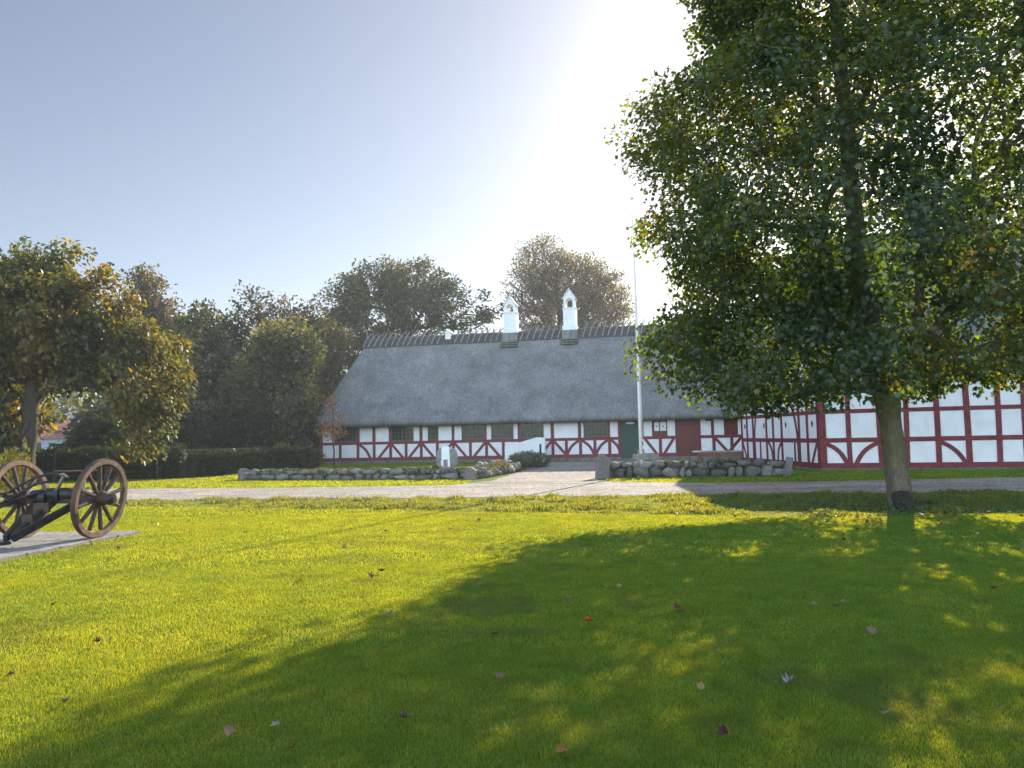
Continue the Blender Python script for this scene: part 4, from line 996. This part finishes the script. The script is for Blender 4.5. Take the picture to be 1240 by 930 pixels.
# ------------------------------------------------------------------ trees behind
def pl(px, py, d, rx, ry, rd=None):                       # lobe from photo: centre, distance, radii in photo pixels
    p = at(px, py, d); k = d / F; return (p.x, p.y, p.z, rx * k, (rd if rd else max(rx, ry) * .8) * k, ry * k)
def bt(px, d): p = at(px, 540, d); return (p.x, p.y, 0)
OL = [(.045, .062, .018), (.072, .085, .020), (.13, .115, .024), (.20, .14, .03)]
d = 31
make_tree('broadleaf_tree', 'broad tree with olive and browning leaves and leaning trunk at the lawn edge', 'tree', bt(32, d), at(45, 400, d),
          [pl(30, 385, d, 105, 85), pl(-60, 430, d, 100, 110), pl(112, 372, d, 44, 46), pl(178, 455, d, 52, 74), pl(95, 430, d, 60, 50), pl(2, 505, d, 52, 44), pl(-12, 540, d, 52, 26), pl(165, 520, d, 34, 30), pl(70, 340, d, 40, 26), pl(20, 335, d, 50, 24)],
          .30, 950, 52, .34, .19, OL, [3, 3.8, 2.2, .6], bf=.2, bark='bark2', shell=.35, droop=.6)
d = 62; CF = [(.05, .05, .03), (.075, .065, .035), (.10, .08, .04)]
make_tree('pointed_tree', 'brownish pointed tree rising behind the broad olive leaved tree', 'tree', bt(178, d), at(178, 330, d),
          [pl(178, 355, d, 22, 34), pl(165, 395, d, 34, 35), pl(195, 385, d, 26, 30), pl(180, 430, d, 46, 50)], .3, 330, 26, .5, .28, CF, [3, 3, 2], shell=.3)
DK = [(.032, .050, .028), (.060, .080, .039), (.105, .12, .055), (.18, .165, .085)]
d = 54
make_tree('broadleaf_tree', 'dull green rounded tree left of the thin crowned tree', 'tree', bt(250, d), at(250, 400, d),
          [pl(250, 410, d, 40, 36), pl(225, 440, d, 34, 40), pl(265, 460, d, 46, 50), pl(240, 510, d, 50, 46)], .25, 420, 34, .5, .28, DK, [3, 3, 3, 2.5], shell=.3)
d = 57
make_tree('slender_tree', 'thin crowned tree with bare twiggy top in the dark clump', 'tree', bt(318, d), at(312, 365, d),
          [pl(308, 372, d, 26, 25), pl(330, 385, d, 28, 26), pl(300, 420, d, 40, 34), pl(320, 470, d, 45, 45)], .24, 330, 15, .42, .24, [(.04, .045, .025), (.06, .055, .03), (.075, .06, .035)], [3, 3, 2], shell=.25)
d = 60
make_tree('slender_tree', 'sparse greyish tree right of the bare twiggy top', 'tree', bt(372, d), at(372, 370, d),
          [pl(372, 390, d, 28, 28), pl(390, 415, d, 30, 34), pl(365, 440, d, 36, 45)], .24, 300, 17, .45, .25, [(.035, .042, .022), (.055, .055, .03), (.07, .06, .035)], [3, 3, 2], shell=.25)
d = 51
clump = make_tree('broadleaf_tree', 'dark dense tree with two stems standing in the clump by the stone wall', 'tree', bt(322, d), at(330, 470, d),
          [pl(345, 430, d, 42, 40), pl(320, 475, d, 46, 40), pl(358, 485, d, 24, 46), pl(345, 525, d, 34, 22)], .22, 420, 34, .45, .25, DK, [4, 4, 2, 1], shell=.3)
mb = MB(); p = at(338, 540, 50.6); mb.tube([(0, 0, 0), (.25, 0, 1.5), (.7, 0, 3.4), (.9, 0, 5)], [.17, .15, .12, .08], 8)
o = mb.build('leaning_trunk', MT['bark2'], None, True); o.location = (p.x, p.y, 0); o['label'] = ''; del o['label']
o.parent = clump; o.location = Vector((p.x, p.y, 0)) - clump.location
d = 67
make_tree('broadleaf_tree', 'green tree with yellowing edge beside the farmhouse roof', 'tree', bt(408, d), at(405, 440, d),
          [pl(408, 432, d, 26, 32), pl(390, 470, d, 32, 40), pl(368, 520, d, 32, 40), pl(400, 510, d, 24, 30)], .2, 300, 32, .42, .26, [(.035, .05, .018), (.05, .065, .02), (.10, .10, .025), (.14, .13, .03)], [4, 3, 2, 1], shell=.3)
d = 43
make_tree('bushy_tree', 'low dark bushy tree under the right edge of the olive crown', 'tree', bt(135, d), at(135, 500, d),
          [pl(135, 530, d, 44, 34), pl(110, 545, d, 34, 24), pl(170, 540, d, 40, 32), pl(205, 525, d, 40, 40)], .16, 320, 40, .34, .2, [(.02, .034, .022), (.028, .044, .026), (.036, .05, .028)], [3, 3, 2], shell=.3)
d = 48
make_tree('bushy_tree', 'dark thicket tree behind the loose hedge and left of the stone wall', 'tree', bt(255, d), at(255, 510, d),
          [pl(255, 530, d, 44, 28), pl(290, 515, d, 40, 34), pl(222, 520, d, 30, 32)], .16, 300, 38, .38, .22, [(.02, .032, .018), (.028, .04, .02), (.04, .05, .022)], [3, 3, 2], shell=.3)
d = 76; OK = [(.026, .042, .018), (.038, .056, .02), (.055, .07, .022), (.10, .075, .025)]
make_tree('broadleaf_tree', 'large spreading green tree rising behind the left half of the thatched roof', 'tree', bt(490, d), at(490, 350, d),
          [pl(455, 345, d, 42, 30), pl(420, 360, d, 32, 30), pl(500, 345, d, 48, 30), pl(545, 358, d, 32, 22), pl(585, 372, d, 26, 16), pl(450, 385, d, 50, 30), pl(510, 380, d, 50, 22), pl(480, 430, d, 60, 30), pl(415, 400, d, 26, 26), pl(565, 390, d, 30, 14)],
          .55, 640, 34, .52, .28, OK, [4, 4, 2, .7], shell=.35, seg=1.0, bf=.15)
d = 84; BR = [(.07, .072, .048), (.095, .092, .058), (.135, .11, .062), (.17, .13, .075)]
make_tree('broadleaf_tree', 'tall brownish domed tree directly behind the two chimneys', 'tree', bt(690, d), at(672, 330, d),
          [pl(660, 315, d, 34, 30), pl(640, 350, d, 28, 40), pl(690, 340, d, 50, 34), pl(725, 360, d, 36, 40), pl(680, 385, d, 60, 34), pl(745, 385, d, 22, 30), pl(690, 430, d, 60, 30)],
          .6, 1250, 30, .52, .21, BR, [3, 3, 3, 2], shell=.2, seg=1.0, bf=.5)
# orange sapling by the farmhouse corner
d = 47.5
make_tree('young_tree', 'slender young tree with bright orange leaves before the farmhouse corner', 'tree', bt(404, d), at(403, 482, d),
          [pl(402, 490, d, 9, 12), pl(412, 505, d, 9, 9), pl(398, 516, d, 14, 10), pl(404, 525, d, 18, 5)], .045, 90, 7, .16, .11,
          [(.36, .17, .08), (.44, .24, .12), (.26, .11, .05)], [3, 3, 2], seg=.3, mat='leaf_bg', bark='bark2', shell=.3, rlim=.004)
bt_far = [(-75, 120, 9, 'distant pale green tree at the far left of the farm building', [(.07, .09, .035), (.10, .12, .045)]), (-47, 98, 4.2, 'distant yellow green bush before the tiled farm building', [(.13, .13, .04), (.18, .17, .06)])]
for x_, y_, r_, lb, cc in bt_far:
    make_tree('distant_tree', lb, 'tree', (x_, y_, 0), (x_, y_, r_), [(x_, y_, r_ * .9, r_ * .8, r_ * .8, r_ * .75)], .2, 140, 26, r_ * .12, r_ * .07, cc, [1, 1], shell=.3)

# more trees hidden beyond the barn and at the horizon as a far wood
def far_wood(name, label, a, b, h, n):
    s = RNG.random(n); X = a[0] + (b[0] - a[0]) * s + RNG.normal(0, 4, n); Y = a[1] + (b[1] - a[1]) * s + RNG.normal(0, 4, n)
    top = h * (.6 + .4 * vnoise(s * 14, s * 0, 6)); P = np.c_[X, Y, top * RNG.random(n) ** .6]
    dr = RNG.normal(0, 1, (n, 3)); up = RNG.normal(0, 1, (n, 3))
    o = link(name, scatter_leaves(name, P, dr, up, 1.1 * RNG.uniform(.6, 1.3, n), tint_mix([(.03, .045, .02), (.05, .06, .025), (.08, .075, .03)], [3, 3, 1], 8, .2, 3)(P), diamond_leaf()), MT['leaf_bg'])
    tag(o, label, 'woodland', kind='stuff')
far_wood('far_wood', 'dark far woodland closing the view behind the garden trees', (-46, 92), (-12, 84), 9, 16000)

# ------------------------------------------------------------------ far buildings
def far_house(name, label, c, w, dpt, he, hr, roofm, ang):
    root = empty(name, c, ang, label, 'building')
    mb = MB(); mb.box((-w / 2, -dpt / 2, 0), (w / 2, dpt / 2, he)); mb.build('wall', MT['farwall'], root)
    mb = MB(); mb.prism([(-w / 2 - .3, -dpt / 2 - .4, he - .1), (-w / 2 - .3, 0, hr), (-w / 2 - .3, dpt / 2 + .4, he - .1)], (w + .6, 0, 0)); mb.build('roof', MT[roofm], root)
    for k in range(3):
        x_ = -w / 2 + w * (k + .6) / 3.4; mb = MB(); mb.box((x_, -dpt / 2 - .03, 1.0), (x_ + 1.0, -dpt / 2 - .005, 2.1)); mb.build('window', MT['glass'], root)
far_house('farm_building', 'distant low building with red tiled roof seen beyond the hedge', (-54.5, 92, 0), 15, 9, 2.6, 4.5, 'tile', R(4))
far_house('farm_building', 'larger pale roofed building standing behind the red tiled one', (-68, 118, 0), 24, 12, 3.6, 7.2, 'paleroof', R(-4))
p = at(302, 545, 62)
sh = empty('garden_shed', (p.x, p.y, 0), R(-8), 'low pale shed with light roof edge half hidden behind the two stemmed dark tree', 'shed')
mb = MB(); mb.box((-3.2, 0, 0), (3.2, 2.5, 1.5)); mb.build('wall', MT['farwall'], sh)
mb = MB(); mb.box((-3.5, -.3, 1.5), (3.5, 2.8, 1.66)); mb.build('roof', MT['whitepaint'], sh, bevel=.02)
mb = MB(); mb.box((-1.1, -.03, .3), (-.2, -.004, 1.2)); mb.build('window', MT['glass'], sh)

# ------------------------------------------------------------------ fallen leaves
def fallen(px, py, size, col, label, curl=.25, rz=None, obj_name='fallen_leaf'):
    size *= .58; curl *= 1.3; col = tuple(.66 * c for c in col)
    T, Fc = maple_leaf(); V = T.copy() * size; V[:, 1] -= .4 * size
    V[:, 2] = T[:, 2] * size * .8 + curl * size * ((T[:, 0] * 1.6) ** 2 + (T[:, 1] - .4) ** 2 * .9)
    me = np_mesh(obj_name, V, [Fc], np.repeat(np.array([col]), len(V), 0))
    o = link(obj_name, me, MT['litter']); p = gnd(px, py); o.location = (p.x, p.y, .045); o.rotation_euler = (random.gauss(0, .35), random.gauss(0, .35), rz if rz is not None else random.uniform(0, 6.28))
    md = o.modifiers.new('thickness', 'SOLIDIFY'); md.thickness = .0015
    return tag(o, label, 'fallen leaf', 'fallen leaves on the lawn')
fallen(713, 758, .14, (.45, .10, .02), 'vivid orange fallen leaf in the shaded middle of the lawn')
fallen(334, 888, .10, (.36, .45, .30), 'pale green fallen leaf lying on the near lawn')
fallen(278, 895, .11, (.30, .16, .10), 'pinkish brown fallen leaf beside the pale green one')
fallen(355, 916, .10, (.25, .06, .03), 'dark red fallen leaf at the bottom edge of the lawn', .4)
fallen(682, 923, .12, (.45, .22, .07), 'tan orange fallen leaf at the lowest edge below the orange leaf', .5)
fallen(489, 879, .11, (.13, .10, .08), 'dark folded fallen leaf in the near shade', .6)
fallen(472, 750, .12, (.28, .26, .22), 'greyish curled fallen leaf near the shadow edge', .5)
fallen(957, 834, .12, (.36, .36, .33), 'silvery upright curled fallen leaf on the shaded lawn', .7)
fallen(1073, 873, .10, (.42, .33, .28), 'pale pink fallen leaf under the bright sun patches', .3)
fallen(875, 898, .11, (.11, .03, .02), 'blackish red fallen leaf on the near lawn', .5)
fallen(820, 742, .13, (.17, .07, .03), 'red brown fallen leaf, larger of two lying close together', .5)
fallen(826, 747, .11, (.20, .09, .05), 'small brown fallen leaf touching the larger red brown one', .5)
fallen(80, 858, .10, (.28, .22, .10), 'straw coloured fallen leaf in shade at the lower left', .5)
fallen(118, 784, .10, (.20, .09, .05), 'rusty fallen leaf standing in the sunlit grass', .7)
fallen(461, 696, .14, (.10, .05, .03), 'dark brown fallen leaf on the bright lawn', .5)
fallen(448, 702, .13, (.14, .07, .03), 'brown fallen leaf just beside the dark brown one', .5)
fallen(690, 731, .09, (.30, .16, .10), 'tiny rosy fallen leaf above the vivid orange one', .5)
fallen(1204, 718, .12, (.15, .10, .06), 'brown fallen leaf inside the bright patch at the right', .4)
fallen(1014, 740, .12, (.16, .11, .07), 'dull brown fallen leaf alone in the shade below the trunk', .4)
n = 300
a = RNG.uniform(0, 2 * math.pi, n); r = np.abs(RNG.normal(0, 2.4, n)) + .3; X = TB.x + r * np.cos(a) * 1.3 - .3; Y = TB.y - .5 + r * np.sin(a) * .8
X2, Y2 = field(4, 16, .55, lambda x, y: ~pad_mask(x, y)); X = np.r_[X, X2]; Y = np.r_[Y, Y2]; n = len(X)
P = np.c_[X, Y, np.full(n, .036)]; d = RNG.normal(0, 1, (n, 3)); d[:, 2] *= .3; up = RNG.normal(0, .35, (n, 3)); up[:, 2] += 1
c = np.array([(.17, .08, .035), (.20, .09, .03), (.10, .05, .03), (.22, .13, .05), (.15, .10, .06)])[RNG.integers(0, 5, n)]
o = link('fallen_leaves', scatter_leaves('fallen_leaves', P, d, up, RNG.uniform(.045, .085, n), c, maple_leaf()), MT['litter'])
tag(o, 'scattered small brown leaves around the maple and over the lawn', 'leaves', kind='stuff')

# ------------------------------------------------------------------ air
if HAZE > 0:
    hm = bpy.data.materials.new('haze'); hm.use_nodes = True; hn_ = hm.node_tree; hn_.nodes.remove(hn_.nodes['Principled BSDF'])
    v = hn_.nodes.new('ShaderNodeVolumePrincipled'); v.inputs['Color'].default_value = (.86, .89, .93, 1); v.inputs['Density'].default_value = HAZE; v.inputs['Anisotropy'].default_value = .35
    hn_.links.new(v.outputs[0], hn_.nodes['Material Output'].inputs['Volume'])
    mb = MB(); mb.box((-160, -60, -1), (160, 200, 32)); o = mb.build('haze', hm); o['kind'] = 'stuff'
